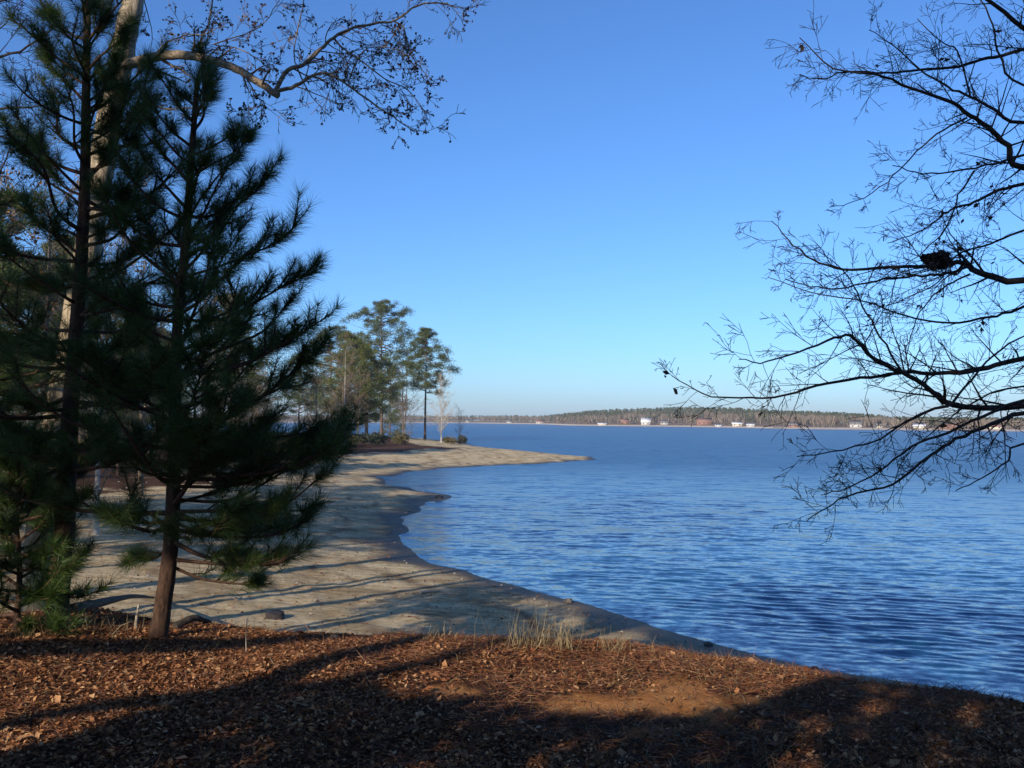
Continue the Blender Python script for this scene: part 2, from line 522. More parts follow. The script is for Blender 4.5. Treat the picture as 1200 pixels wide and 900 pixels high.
# ------------------------------------------------------------------ ground
def build_ground():
    fr = np.radians(np.linspace(-38, 38, 470))
    bk = np.radians(np.linspace(38, 322, 130))[1:-1]
    ang = np.concatenate([fr, bk])
    rad = np.exp(np.linspace(math.log(0.5), math.log(460), 440))
    A, Rr = np.meshgrid(ang, rad)
    X = np.sin(A) * Rr; Y = np.cos(A) * Rr
    Z, D, T = terrain(X, Y, True)
    nA = len(ang); nR = len(rad)
    V = np.stack([X, Y, Z], -1).reshape(-1, 3)
    V = np.concatenate([V, [[0, 0, tz(0, 0)]]])
    i = np.arange(nR - 1)[:, None]; j = np.arange(nA)[None, :]
    j2 = (j + 1) % nA
    Q = np.stack([i * nA + j, i * nA + j2, (i + 1) * nA + j2, (i + 1) * nA + j], -1).reshape(-1, 4)
    mb = MB()
    mb.add(V, Q[:, ::-1])
    jj = np.arange(nA)
    mb.f.append(np.stack([np.full(nA, nR * nA), (jj + 1) % nA, jj], 1))
    m, nt, b = new_mat('lake shore ground')
    o = mb.build('ground', m, None, True)
    tag(o, kind='structure')
    me = o.data
    n1 = fbm(X * 0.5 + 40, Y * 0.5, 4); n2 = fbm(X * 0.12 + 11, Y * 0.12 + 7, 4)
    Dd = D
    lit = sstep(0.75, -0.1, T + 0.8 * n1) * sstep(1.0, 2.0, D)
    thr = np.interp(X, [-32, -15], [6.5, 14.5])
    inl = np.where(Y > 100, sstep(thr, thr + 5, D + 5 * n2 + 3 * n1), np.where(Y > 42, sstep(12, 18, D + 9 * n2), sstep(15, 24, D + 14 * n2)))
    lit = np.maximum(lit, inl * (T > 0.4))
    wet = sstep(2.2, 0.3, D + 1.2 * n1)
    n3 = fbm(X * 2.6 + 3, Y * 4.2, 4)
    clay = sstep(0.02, 0.22, n1 * .6 + .9 * n3 - .06 + 0.45 * sstep(1.0, .3, np.hypot((X - 0.9) / 1.6, (Y - 5.85) / .55)) - 0.12) * sstep(1.3, .5, np.hypot((X - 0.8) / 2.0, (Y - 5.85) / .9))
    drift = np.zeros_like(D)
    for d0, wd in ((3.0, .35), (4.6, .22), (7.0, .4), (9.6, .3), (13.5, .5), (17.5, .5)):
        drift = np.maximum(drift, sstep(wd, 0, np.abs(D + .9 * n1 + .5 * n2 - d0)) * np.clip(.55 + 1.6 * fbm(X * .4 + d0, Y * .4, 3), 0, 1))
    for nm, arr in (('litter', lit), ('wet', wet), ('clay', clay), ('drift', drift)):
        a = me.attributes.new(nm, 'FLOAT', 'POINT')
        a.data.foreach_set('value', np.concatenate([arr.ravel(), [arr.ravel()[0]]]).astype(np.float32))
    tc = N(nt, 'ShaderNodeTexCoord')
    P = tc.outputs['Object']
    at_ = {}
    for nm in ('litter', 'wet', 'clay', 'drift'):
        n = N(nt, 'ShaderNodeAttribute'); n.attribute_name = nm; at_[nm] = n.outputs['Fac']
    fine = noise(nt, P, 60, 8, 0.75)
    mid = noise(nt, P, 5, 8, 0.7)
    big = noise(nt, P, 0.6, 5, 0.6)
    mp = N(nt, 'ShaderNodeMapping'); mp.inputs['Scale'].default_value = (0.5, 2.6, 1); mp.inputs['Rotation'].default_value = (0, 0, R(-35))
    nt.links.new(P, mp.inputs[0])
    stk = noise(nt, mp.outputs[0], 1.1, 7, 0.7)
    rs = ramp(nt, [(0.28, (0.32, 0.255, 0.135)), (0.5, (0.68, 0.56, 0.35)), (0.7, (0.78, 0.67, 0.44))])
    nt.links.new(mid, rs.inputs[0])
    rb = ramp(nt, [(0.35, (0.62, 0.56, 0.48)), (0.6, (1, 1, 1))])
    nt.links.new(stk, rb.inputs[0])
    sand = mix(nt, 1.0, rs.outputs[0], rb.outputs[0], 'MULTIPLY')
    rf = ramp(nt, [(0.33, (0.55, 0.5, 0.45)), (0.5, (1, 1, 1))])
    nt.links.new(fine, rf.inputs[0])
    sand = mix(nt, 0.8, sand, rf.outputs[0], 'MULTIPLY')
    pt = ramp(nt, [(0.36, (0.62, 0.55, 0.47)), (0.55, (1, 1, 1)), (0.75, (1.12, 1.1, 1.06))])
    nt.links.new(big, pt.inputs[0])
    sand = mix(nt, 0.9, sand, pt.outputs[0], 'MULTIPLY')
    dm = N(nt, 'ShaderNodeMath', operation='MULTIPLY'); nt.links.new(at_['drift'], dm.inputs[0]); nt.links.new(rf.outputs[0], dm.inputs[1])
    sand = mix(nt, dm.outputs[0], sand, mix(nt, fine, (0.06, 0.04, 0.025), (0.26, 0.18, 0.11)))
    sand = mix(nt, at_['wet'], sand, (0.04, 0.032, 0.025))
    rl = ramp(nt, [(0.3, (0.018, 0.010, 0.006)), (0.52, (0.075, 0.032, 0.016)), (0.68, (0.2, 0.09, 0.045))])
    nt.links.new(fine, rl.inputs[0])
    rl2 = ramp(nt, [(0.3, (0.035, 0.02, 0.012)), (0.7, (0.13, 0.065, 0.035))])
    nt.links.new(big, rl2.inputs[0])
    litc = mix(nt, 0.4, rl.outputs[0], rl2.outputs[0])
    rc = ramp(nt, [(0.3, (0.34, 0.13, 0.036)), (0.65, (0.60, 0.29, 0.10))])
    nt.links.new(mid, rc.inputs[0])
    litc = mix(nt, at_['clay'], litc, rc.outputs[0])
    # break the litter edge up
    ma = N(nt, 'ShaderNodeMath', operation='SUBTRACT'); nt.links.new(mid, ma.inputs[0]); ma.inputs[1].default_value = 0.5
    ma2 = N(nt, 'ShaderNodeMath', operation='ADD'); nt.links.new(ma.outputs[0], ma2.inputs[0]); nt.links.new(at_['litter'], ma2.inputs[1])
    rr = ramp(nt, [(0.4, (0, 0, 0)), (0.6, (1, 1, 1))]); nt.links.new(ma2.outputs[0], rr.inputs[0])
    nt.links.new(mix(nt, rr.outputs[0], sand, litc), b.inputs['Base Color'])
    rw = N(nt, 'ShaderNodeMapRange'); nt.links.new(at_['wet'], rw.inputs[0])
    rw.inputs[3].default_value = 0.95; rw.inputs[4].default_value = 0.45
    nt.links.new(rw.outputs[0], b.inputs['Roughness'])
    b.inputs['Specular IOR Level'].default_value = 0.15
    ad = N(nt, 'ShaderNodeMath', operation='ADD'); nt.links.new(fine, ad.inputs[0]); nt.links.new(mid, ad.inputs[1])
    bp = N(nt, 'ShaderNodeBump'); bp.inputs['Strength'].default_value = 0.8; bp.inputs['Distance'].default_value = 0.08
    nt.links.new(ad.outputs[0], bp.inputs['Height']); nt.links.new(bp.outputs[0], b.inputs['Normal'])
    return o


build_ground()


# ------------------------------------------------------------------ water
def build_water():
    mb = MB()
    # one fan-shaped sheet: fine in the cove where single ripples can be seen, coarse out to the horizon
    fr = np.radians(np.linspace(-37, 37, 440))
    bk = np.radians(np.linspace(37, 323, 60))[1:-1]
    ang = np.concatenate([fr, bk])
    rad = np.concatenate([[0.5, 6], np.exp(np.linspace(math.log(10.5), math.log(100), 1000)), np.exp(np.linspace(math.log(106), math.log(2400), 40))])
    A, Rr = np.meshgrid(ang, rad)
    X = np.sin(A) * Rr; Y = np.cos(A) * Rr
    Z = np.zeros_like(X)
    wr = np.random.default_rng(4)
    warp = 1.1 * fbm(X * .07, Y * .07 + 3, 3)
    gust = np.clip(.95 + .7 * fbm(X * .045 + 8, Y * .09, 3), .7, 1.25)
    for i in range(66):
        lam = .14 * (.52 / .14) ** wr.random() if i < 42 else .45 * (1.3 / .45) ** wr.random()
        th = R(wr.normal(78, 19))       # travel direction: crests run nearly across the view, falling to the right
        k = 2 * math.pi / lam
        amp = (.0078 if i < 42 else .0024) * lam
        fade = sstep(1.0, .35, Rr * .0045 * 2.2 / lam)
        env = np.clip(.8 + .75 * fbm(X * .11 + i * 3.7, Y * .2 + i * 1.9, 2), 0, 1.6)
        ph = k * (X * math.cos(th) + Y * math.sin(th)) + wr.random() * 6.28 + warp * k * .35
        Z += amp * fade * env * (np.sin(ph) + .25 * np.sin(2 * ph + .8))
    Z *= gust * sstep(460, 300, Rr) * (np.abs(np.where(A > math.pi, A - 2 * math.pi, A)) < R(36.9))
    sd_ = np.full(Z.shape, -50.0)
    near = (Rr < 98) & (Rr > 8) & (np.abs(Z) > 0)
    sd_[near] = signed_shore(X[near], Y[near])
    Z *= .12 + .88 * sstep(.3, 3.5, -sd_)
    Z = np.where(Rr > 98, 0, Z)
    V = np.stack([X, Y, Z], -1).reshape(-1, 3)
    nA, nR = len(ang), len(rad)
    i = np.arange(nR - 1)[:, None]; j = np.arange(nA)[None, :]; j2 = (j + 1) % nA
    Q = np.stack([i * nA + j, i * nA + j2, (i + 1) * nA + j2, (i + 1) * nA + j], -1).reshape(-1, 4)
    mb.add(V, Q[:, ::-1])
    m, nt, b = new_mat('lake water')
    tc = N(nt, 'ShaderNodeTexCoord')

    def wave(sx, sy, rot, scale, det, rough=0.5):
        mp = N(nt, 'ShaderNodeMapping')
        mp.inputs['Scale'].default_value = (sx, sy, 1); mp.inputs['Rotation'].default_value = (0, 0, R(rot))
        nt.links.new(tc.outputs['Object'], mp.inputs[0])
        n = N(nt, 'ShaderNodeTexNoise')
        n.inputs['Scale'].default_value = scale; n.inputs['Detail'].default_value = det; n.inputs['Roughness'].default_value = rough
        nt.links.new(mp.outputs[0], n.inputs['Vector'])
        return n.outputs['Color']
    w1 = wave(0.42, 1.0, 14, 1.0, 3, 0.55)
    w2 = wave(0.6, 1.0, -8, 3.6, 3, 0.6)
    w3 = wave(0.5, 1.0, 25, 0.10, 2, 0.5)

    def vm(op, a_, b_):
        n = N(nt, 'ShaderNodeVectorMath', operation=op)
        for s_, v_ in zip(n.inputs, (a_, b_)):
            if isinstance(v_, tuple): s_.default_value = v_
            elif v_ is not None: nt.links.new(v_, s_)
        return n.outputs[0]
    # gusts: calmer and rougher lanes across the lake
    rg = ramp(nt, [(0.35, (0.85, 0.85, 0.85)), (0.62, (1.12, 1.12, 1.12))])
    nt.links.new(w3, rg.inputs[0])
    # ripples finer than the mesh; the open lake far out is rougher than the cove
    ln = N(nt, 'ShaderNodeVectorMath', operation='LENGTH'); nt.links.new(tc.outputs['Object'], ln.inputs[0])
    far = N(nt, 'ShaderNodeMapRange'); nt.links.new(ln.outputs['Value'], far.inputs[0])
    far.inputs[1].default_value = 12; far.inputs[2].default_value = 45
    v1 = vm('MULTIPLY', vm('SUBTRACT', w1, (0.5, 0.5, 0.5)), (0.30, 0.55, 0))
    v1 = vm('MULTIPLY', v1, None); nt.links.new(far.outputs[0], v1.node.inputs[1])
    v2 = vm('MULTIPLY', vm('SUBTRACT', w2, (0.5, 0.5, 0.5)), (0.24, 0.46, 0))
    v = vm('MULTIPLY', vm('ADD', v1, v2), rg.outputs[0])
    ge = N(nt, 'ShaderNodeNewGeometry')
    nv = vm('NORMALIZE', vm('ADD', v, ge.outputs['Normal']), None)
    nt.links.new(nv, b.inputs['Normal'])
    ro = N(nt, 'ShaderNodeMapRange'); nt.links.new(ln.outputs['Value'], ro.inputs[0])
    ro.inputs[1].default_value = 14; ro.inputs[2].default_value = 110; ro.inputs[3].default_value = 0.06; ro.inputs[4].default_value = 0.36
    nt.links.new(ro.outputs[0], b.inputs['Roughness'])
    b.inputs['Base Color'].default_value = (0.010, 0.062, 0.145, 1)
    b.inputs['IOR'].default_value = 1.333
    o = mb.build('lake_water', m, None, True)
    tag(o, kind='structure')


build_water()

# ------------------------------------------------------------------ far shore hills, forest, houses
far_px = [(-150, 495), (250, 495.2), (470, 495.6), (560, 496), (640, 497.3), (665, 498.6), (720, 499.4), (800, 500.2), (860, 501.2), (950, 503),
          (1040, 503.8), (1100, 504.6), (1200, 505.6), (1330, 507)]
top_px = [(-150, 484), (250, 486), (540, 487), (600, 486.5), (640, 487), (652, 485), (690, 481.5), (720, 479), (760, 478), (800, 476.5), (860, 477.5), (900, 480),
          (950, 482), (1000, 484), (1050, 488), (1100, 489), (1200, 490), (1330, 492)]
FX = np.linspace(-150, 1330, 160)
FY = np.interp(FX, *zip(*far_px)); TY = np.interp(FX, *zip(*top_px))
shore_pt = [on_z(x, y) for x, y in zip(FX, FY)]
FD = np.array([p.y for p in shore_pt])
FAZ = np.array([p.x / p.y for p in shore_pt])
DEPTH = 190.0
ZTOP = np.array([HC + ray(x, y)[2] * (d + DEPTH) for x, y, d in zip(FX, TY, FD)])
HILL = np.clip(ZTOP - 10.0, 1.5, 20)


def far_at(px, back):
    """ground point on the far shore; back = metres behind the waterline"""
    d = np.interp(px, FX, FD); az = np.interp(px, FX, FAZ); h = np.interp(px, FX, HILL)
    y = d + back
    z = np.interp(back, [-30, 0, 3, 12, DEPTH, DEPTH + 300], [-2, 0.0, 0.7, 1.3, h, h])
    return Vector((az * y, y, float(z)))


def build_hills():
    mb = MB()
    backs = [-30, -8, 0, 3, 12, 40, 90, 140, 190, 300, 490]
    rows = [[tuple(far_at(x, bk)) for bk in backs] for x in FX]
    V = np.array(rows).reshape(-1, 3)
    nb = len(backs)
    V[:, 2] += 0.25 * (fbm(V[:, 0] * .05, V[:, 1] * .05, 3))
    fs = []
    for i in range(len(FX) - 1):
        for j in range(nb - 1):
            fs.append((i * nb + j, (i + 1) * nb + j, (i + 1) * nb + j + 1, i * nb + j + 1))
    mb.add(V, fs)
    m, nt, b = new_mat('far shore ground')
    tc = N(nt, 'ShaderNodeTexCoord')
    sx = N(nt, 'ShaderNodeSeparateXYZ'); nt.links.new(tc.outputs['Object'], sx.inputs[0])
    r = ramp(nt, [(0.0, (0.36, 0.31, 0.25)), (0.055, (0.38, 0.32, 0.25)), (0.075, (0.14, 0.09, 0.06)), (1, (0.1, 0.07, 0.045))])
    mu = N(nt, 'ShaderNodeMath', operation='MULTIPLY'); mu.inputs[1].default_value = 0.05
    nt.links.new(sx.outputs[2], mu.inputs[0]); nt.links.new(mu.outputs[0], r.inputs[0])
    nt.links.new(r.outputs[0], b.inputs['Base Color'])
    b.inputs['Roughness'].default_value = 0.95
    tag(mb.build('far_hills', m, None, True), kind='structure')


build_hills()

HOUSES = [  # px, back, width, depth, wall height, roof height, wall mat, roof mat, hip, label
    (548, 22, 11, 8, 3.2, 2.4, 'white_paint', 'roof_grey', 'small white house at the left end of the far shore, beside the small bare tree'),
    (597, 20, 13, 8, 3.0, 2.2, 'white_paint', 'roof_grey', 'white house with grey roof alone on the low left stretch of far shore'),
    (633, 16, 20, 9, 3.2, 2.2, 'white_paint', 'roof_red', 'long low white house on the far shore where the wooded headland begins'),
    (706, 6, 15, 6, 1.9, 1.1, 'cream_paint', 'roof_pale', 'very low cream boathouse at the waterline on the far shore'),
    (732, 26, 14, 9, 4.4, 2.6, 'brick', 'roof_red', 'brown red brick house immediately left of the pale roofed white house across the lake'),
    (757, 16, 16, 10, 4.6, 4.4, 'white_paint', 'roof_pale', 'big white house with pale bright roof, brightest on the far shore'),
    (779, 24, 13, 9, 3.2, 2.6, 'white_paint', 'roof_grey', 'white house with dark grey roof right of the brightest white house across the lake'),
    (825, 26, 24, 11, 4.6, 3.6, 'brick', 'roof_red', 'largest reddish brown lodge in the middle of the far shore'),
    (842, 4, 9, 4, 1.5, 0.8, 'white_paint', 'roof_pale', 'tiny white boathouse at the waterline below the reddish lodge'),
    (864, 14, 15, 8, 3.0, 1.8, 'cream_paint', 'roof_pale', 'cream house with pale roof right of the reddish lodge across the lake'),
    (880, 9, 11, 6, 2.2, 1.3, 'white_paint', 'roof_pale', 'small white cottage right of the cream house with pale roof'),
    (930, 14, 12, 8, 2.8, 1.8, 'brick', 'roof_grey', 'small brick house with grey roof alone in the bare woods across the lake'),
    (1003, 16, 15, 9, 4.6, 2.6, 'white_paint', 'roof_grey', 'tall white house on the far shore seen through the hanging bare twigs'),
    (1029, 20, 9, 8, 3.4, 2.0, 'cream_paint', 'roof_grey', 'cream house right of the tall white house behind the hanging twigs'),
    (1078, 14, 14, 8, 2.6, 1.8, 'cream_paint', 'roof_pale', 'cream house with pale roof under the dark limbs across the lake'),
    (1112, 12, 20, 8, 2.8, 2.2, 'brick', 'roof_red', 'wide brick house with brown roof behind the lower dark limbs'),
    (1167, 12, 14, 8, 3.0, 1.8, 'cream_paint', 'roof_red', 'cream house with brown roof near the right edge across the lake'),
]


def build_house(px, back, w, dp, wh, rh, wm, rm, label):
    w *= .54; dp *= .7; wh *= .62; rh *= .9
    c = far_at(px, back)
    root = empty('house', c, label, 'house', 'houses on the far shore')
    root.rotation_euler.z = -math.atan2(c.x, c.y) + rng.uniform(-.25, .25)
    zb = -0.6
    a = MB(); a.box((0, 0, (wh + zb) / 2), (w, dp, wh - zb))
    # gables
    for sx in (-1, 1):
        x = sx * (w / 2 - .01)
        a.add([(x, -dp / 2, wh), (x, dp / 2, wh), (x, 0, wh + rh)], [(0, 1, 2)])
    a.build('wall', wm, root)
    r = MB(); ov = .5; t = .22
    for s in (-1, 1):
        e = (s * (dp / 2 + ov)); ez = wh - rh * ov / (dp / 2)
        V = [(-w / 2 - ov, e, ez), (w / 2 + ov, e, ez), (w / 2 + ov, 0, wh + rh), (-w / 2 - ov, 0, wh + rh)]
        V2 = [(x, y, z + t) for x, y, z in V]
        r.add(V + V2, [(0, 1, 2, 3), (7, 6, 5, 4), (0, 4, 5, 1), (1, 5, 6, 2), (2, 6, 7, 3), (3, 7, 4, 0)])
    r.build('roof', rm, root)
    nw = max(2, int(w / 3.6))
    for fl in range(2 if wh > 3.4 else 1):
        for k in range(nw):
            x = -w / 2 + w * (k + .5) / nw
            g = MB(); g.box((x, -dp / 2 - .03, 1.2 + fl * 1.8), (.9, .1, 1.0))
            g.build('window', 'pane', root)


for h in HOUSES:
    build_house(*h)


def build_forest():
    pine = MB(); bare = MB()
    PP = []; Psz = []; PB = []; BD = []; BL = []; BW = []; TB = []
    for t in range(8200):
        px = rng.uniform(-140, 1320)
        f = rng.random() ** 0.8
        back = 10 + f * (DEPTH + 20)
        ok = True
        for h in HOUSES:
            if back < h[1] + 1 and abs(px - h[0]) < (h[2] * .30) * (1 if back > 6 else .7) / np.interp(px, FX, FD) * F:
                ok = False
        if not ok: continue
        g = far_at(px, back)
        nz = float(fbm(np.array([px * .02]), np.array([back * .02]), 3)[0])
        ispine = rng.random() < (0.0 + 0.95 * f + nz * .6)
        if px < 645: ispine = ispine and rng.random() < .5
        H = rng.uniform(8.5, 13) if ispine else rng.uniform(6.5, 11)
        if px < 645: H *= 1.3
        zmax = HC + ray(px, float(np.interp(px, FX, TY)))[2] * g.y
        H = min(H, zmax - g.z + rng.uniform(-1.6, .5))
        if H < 3: continue
        if ispine:
            n = 34
            zz = np.array([rng.uniform(.3, 1) for _ in range(n)])
            rr = H * .26 * np.sqrt(np.clip(1.08 - zz, .03, 1)) * nr.uniform(.3, 1, n)
            an = nr.uniform(0, 6.28, n)
            PP.append(np.stack([g.x + rr * np.cos(an), g.y + rr * np.sin(an), g.z + zz * H], 1))
            Psz.append(nr.uniform(.7, 1.5, n))
        else:
            n = 22
            an = nr.uniform(0, 6.28, n); sp = nr.uniform(.05, .42, n)
            zb = nr.uniform(.15, .55, n) * H
            PB.append(np.stack([np.full(n, g.x) + sp * np.cos(an) * zb * .35, np.full(n, g.y) + sp * np.sin(an) * zb * .35, g.z + zb], 1))
            BD.append(np.stack([sp * np.cos(an), sp * np.sin(an), np.ones(n)], 1))
            BL.append((H - zb) * nr.uniform(.6, 1, n)); BW.append(nr.uniform(.25, .7, n))
        TB.append(((g.x, g.y, g.z - .5), (g.x, g.y, g.z + H * .75), .17, .06))
    cards(pine, np.concatenate(PP), np.concatenate(Psz) * 1.25, None, 1.2)
    blades(bare, np.concatenate(PB), np.concatenate(BD), np.concatenate(BL), np.concatenate(BW))
    bare.segs(TB, 4)
    o = pine.build('pine_forest', 'far_pine'); tag(o, 'dark green pine forest along the top of the far shore hills', 'forest', kind='stuff')
    o = bare.build('bare_forest', 'far_bare'); tag(o, 'grey brown leafless forest along the far waterline', 'forest', kind='stuff')


build_forest()


# ------------------------------------------------------------------ near pines with long needles
def foxtails(mb, FT, nl, per, w):
    """FT: (point, dir, shoot length, scale)"""
    P = np.array([f[0] for f in FT]); D = np.array([f[1] for f in FT]); L = np.array([f[2] for f in FT]); SCL = np.array([f[3] for f in FT])
    n = len(FT)
    i = np.repeat(np.arange(n), per)
    t = nr.random(n * per) ** 0.8
    base = P[i] - D[i] * (L[i] * (1 - t))[:, None]
    r = nr.normal(size=(n * per, 3))
    r -= D[i] * np.sum(r * D[i], 1, keepdims=True)
    r /= np.linalg.norm(r, axis=1, keepdims=True) + 1e-9
    fw = nr.uniform(.35, 1.3, n * per) + (t > .85) * .8
    d = r + D[i] * fw[:, None] + np.array([0, 0, -0.12])
    d /= np.linalg.norm(d, axis=1, keepdims=True)
    blades(mb, base, d, nl * SCL[i] * nr.uniform(.65, 1.1, n * per), w)


def pine_branch(S, FT, p0, p1, r, sag=0.12, twigs=7, ft=1.0, upturn=0.6):
    p0 = Vector(p0); p1 = Vector(p1)
    v = p1 - p0; L = v.length
    ctrl = [p0, p0.lerp(p1, .35) - Vector((0, 0, sag * L)) + rvec(.03 * L), p0.lerp(p1, .72) - Vector((0, 0, sag * .8 * L)) + rvec(.03 * L), p1]
    C = catmull(ctrl, 4)
    n = len(C)
    for i in range(n - 1):
        S.append((tuple(C[i]), tuple(C[i + 1]), max(r * (1 - .8 * i / n), .003), max(r * (1 - .8 * (i + 1) / n), .003)))
    d = (C[-1] - C[-2]).normalized()
    d = (d + Vector((0, 0, upturn * .5))).normalized()
    FT.append((tuple(p1 + d * .08), tuple(d), .36 * ft, ft))
    S.append((tuple(p1), tuple(p1 + d * .08), .004, .003))
    for k in range(twigs):
        f = rng.uniform(.22, .97)
        i = min(int(f * (n - 1)), n - 2)
        q = C[i].lerp(C[i + 1], rng.random())
        dd = (C[i + 1] - C[i]).normalized()
        side = dd.cross(Vector((0, 0, 1)))
        if side.length < .1: side = Vector((1, 0, 0))
        side.normalize()
        side = side * rng.choice((-1, 1)) + Vector((0, 0, rng.uniform(-.35, .5)))
        td = (dd * rng.uniform(.6, 1.1) + side * rng.uniform(.5, 1.0) + Vector((0, 0, upturn * rng.uniform(0, .9)))).normalized()
        tl = L * rng.uniform(.16, .36) * (1.2 - f * .6)
        m = q + td * tl * .55 + rvec(.012)
        td2 = (td + Vector((0, 0, upturn * .6))).normalized()
        e = m + td2 * tl * .45
        S.append((tuple(q), tuple(m), r * .35 + .002, .004)); S.append((tuple(m), tuple(e), .004, .003))
        FT.append((tuple(e), tuple(td2), min(.32, tl * .9) * ft, ft * rng.uniform(.8, 1.05)))
        if rng.random() < .55 and tl > .22:
            t3 = (td + rvec(.5)).normalized()
            e3 = m + t3 * tl * .4
            S.append((tuple(m), tuple(e3), .004, .003))
            FT.append((tuple(e3), tuple(t3), .16 * ft, ft * .85))


def make_pine(name, label, group, trunk_pts, r0, r1, base, whorl, targets=(), mat='needle', per=110, nl=.16, w=.0042, trunk_k=12):
    root = empty(name, base, label, 'tree', group)
    o = Vector(base)
    T = catmull(trunk_pts, 6)
    n = len(T)
    t = MB()
    rad = [r0 + (r1 - r0) * (i / (n - 1)) ** .9 for i in range(n)]
    rad[0] *= 1.35; rad[1] *= 1.12
    t.tube(T, rad, trunk_k, True, 0.05)
    t.build('trunk', 'bark_pine', root, True, o)
    S = []; FT = []
    zs = [p.z for p in T]

    def trunk_at(z):
        for i in range(n - 1):
            if T[i].z <= z <= T[i + 1].z:
                return T[i].lerp(T[i + 1], (z - T[i].z) / max(T[i + 1].z - T[i].z, 1e-6))
        return T[-1].copy()
    for (z, tgt, rr, tw) in targets:
        pine_branch(S, FT, trunk_at(z), tgt, rr, .08, int(tw * 1.5))
    z0, z1, count, lenf, elevf = whorl
    for k in range(count):
        f = (k + rng.random()) / count
        z = z0 + (z1 - z0) * f
        L = lenf(f) * rng.uniform(.6, 1.1)
        az = k * 2.4 + rng.uniform(-.6, .6)
        el = R(elevf(f) + rng.uniform(-20, 20))
        p = trunk_at(z)
        d = Vector((math.cos(az) * math.cos(el), math.sin(az) * math.cos(el), math.sin(el)))
        pine_branch(S, FT, p, p + d * L, .009 + .010 * L, .07, int(3 + L * 6))
    # leader
    top = T[-1]
    d = (T[-1] - T[-2]).normalized()
    FT.append((tuple(top + d * .1), tuple(d), .32, 1.0))
    for k in range(5):
        dd = (d + Vector((rng.uniform(-.8, .8), rng.uniform(-.8, .8), .1))).normalized()
        FT.append((tuple(top + dd * .18), tuple(dd), .2, .9))
        S.append((tuple(top), tuple(top + dd * .18), .006, .003))
    b = MB(); b.segs(S, 5); b.build('branches', 'bark_branch', root, False, o)
    c = MB(); foxtails(c, FT, nl, per, w); c.build('crown', mat, root, False, o)
    return root


def px_trunk(pts, Y):
    return [at(x, y, Y) for x, y in pts]


# main young pine
bA = on_ground(186, 750); YA = bA.y
TA = [bA + Vector((-.02, 0, -.12))] + px_trunk([(190, 715), (200, 640), (205, 520), (207, 400), (217, 290), (224, 190), (231, 96)], YA)
tA = []
for (zpx, tx, ty, dy, rr, tw) in [
    (290, 345, 182, .2, .013, 8), (325, 383, 243, -.1, .014, 10), (375, 397, 312, .25, .016, 12), (440, 404, 370, -.3, .018, 13),
    (505, 408, 398, .1, .022, 14), (560, 434, 497, .3, .022, 15), (545, 418, 520, -.5, .018, 13), (600, 405, 552, -.2, .02, 13), (620, 398, 592, .3, .02, 12),
    (655, 360, 642, -.2, .018, 11), (662, 322, 680, .2, .016, 9), (262, 298, 152, -.2, .012, 8), (480, 340, 395, .9, .018, 13),
    (520, 300, 455, -.9, .018, 13), (430, 290, 330, -.7, .016, 11), (360, 300, 255, .6, .015, 10), (590, 310, 545, .8, .018, 13), (610, 290, 590, -.8, .016, 12),
    (420, 125, 330, .4, .016, 10), (480, 110, 410, -.4, .018, 11), (560, 115, 490, .5, .018, 12), (610, 120, 595, -.2, .018, 11), (635, 150, 655, .3, .014, 8),
    (545, 350, 480, .5, .018, 14), (570, 440, 500, .0, .016, 14), (585, 430, 525, .4, .016, 13), (600, 350, 610, .7, .016, 12), (560, 300, 520, .6, .016, 12), (500, 250, 400, -.8, .016, 12), (570, 240, 500, -1.0, .016, 12), (330, 170, 240, .3, .013, 9)]:
    tA.append((at(205, zpx, YA).z, at(205 + (tx - 205) * (.86 if tx > 205 else 1), ty + 6, YA + dy), rr, tw))
make_pine('pine_tree', 'young dark pine with slim trunk, its foxtail branches reaching right over the beach', 'pines on the near bank', TA, .08, .02, bA,
          (at(0, 640, YA).z, at(0, 110, YA).z, 58, lambda f: 1.15 * (1 - f) ** .6 + .3, lambda f: 16 + 40 * f), tA, 'needle', 118, .165, .0034)

# taller pine behind it on the left
bB = on_ground(68, 737); YB = bB.y
TB_ = [bB + Vector((-.01, 0, -.12))] + px_trunk([(68, 700), (76, 620), (80, 520), (86, 430), (95, 310), (100, 200), (101, 100), (103, -10), (105, -65)], YB)
tB = []
for (zpx, tx, ty, dy, rr, tw) in [(120, 150, 40, .1, .014, 8), (100, 60, 60, .1, .013, 7), (160, 175, 120, -.2, .014, 8), (230, 40, 170, .1, .014, 8),
                                  (60, 130, 5, .1, .012, 7), (300, 30, 230, -.2, .016, 8), (330, 40, 330, .2, .018, 10), (420, 10, 400, .2, .02, 10),
                                  (480, 20, 470, -.4, .02, 10), (480, 150, 430, -.4, .02, 10), (560, 130, 530, .5, .018, 9), (250, 170, 190, .5, .014, 9), (200, 160, 150, -.4, .014, 9), (170, 172, 90, -.1, .013, 9), (130, 140, 75, -.2, .013, 9), (210, 150, 110, .1, .013, 9), (280, 150, 235, -.2, .014, 9), (330, 160, 290, .1, .015, 9), (370, 155, 345, -.3, .016, 9), (420, 165, 385, .2, .016, 9)]:
    tB.append((at(90, zpx, YB).z, at(tx, ty, YB + dy), rr, tw))
make_pine('pine_tree', 'taller pine with flaky brown trunk standing left of the slim young pine', 'pines on the near bank', TB_, .105, .018, bB,
          (at(0, 560, YB).z, at(0, -60, YB).z, 62, lambda f: 1.3 * (1 - f) ** .75 + .32, lambda f: 8 + 42 * f), tB, 'needle', 112, .165, .0034)

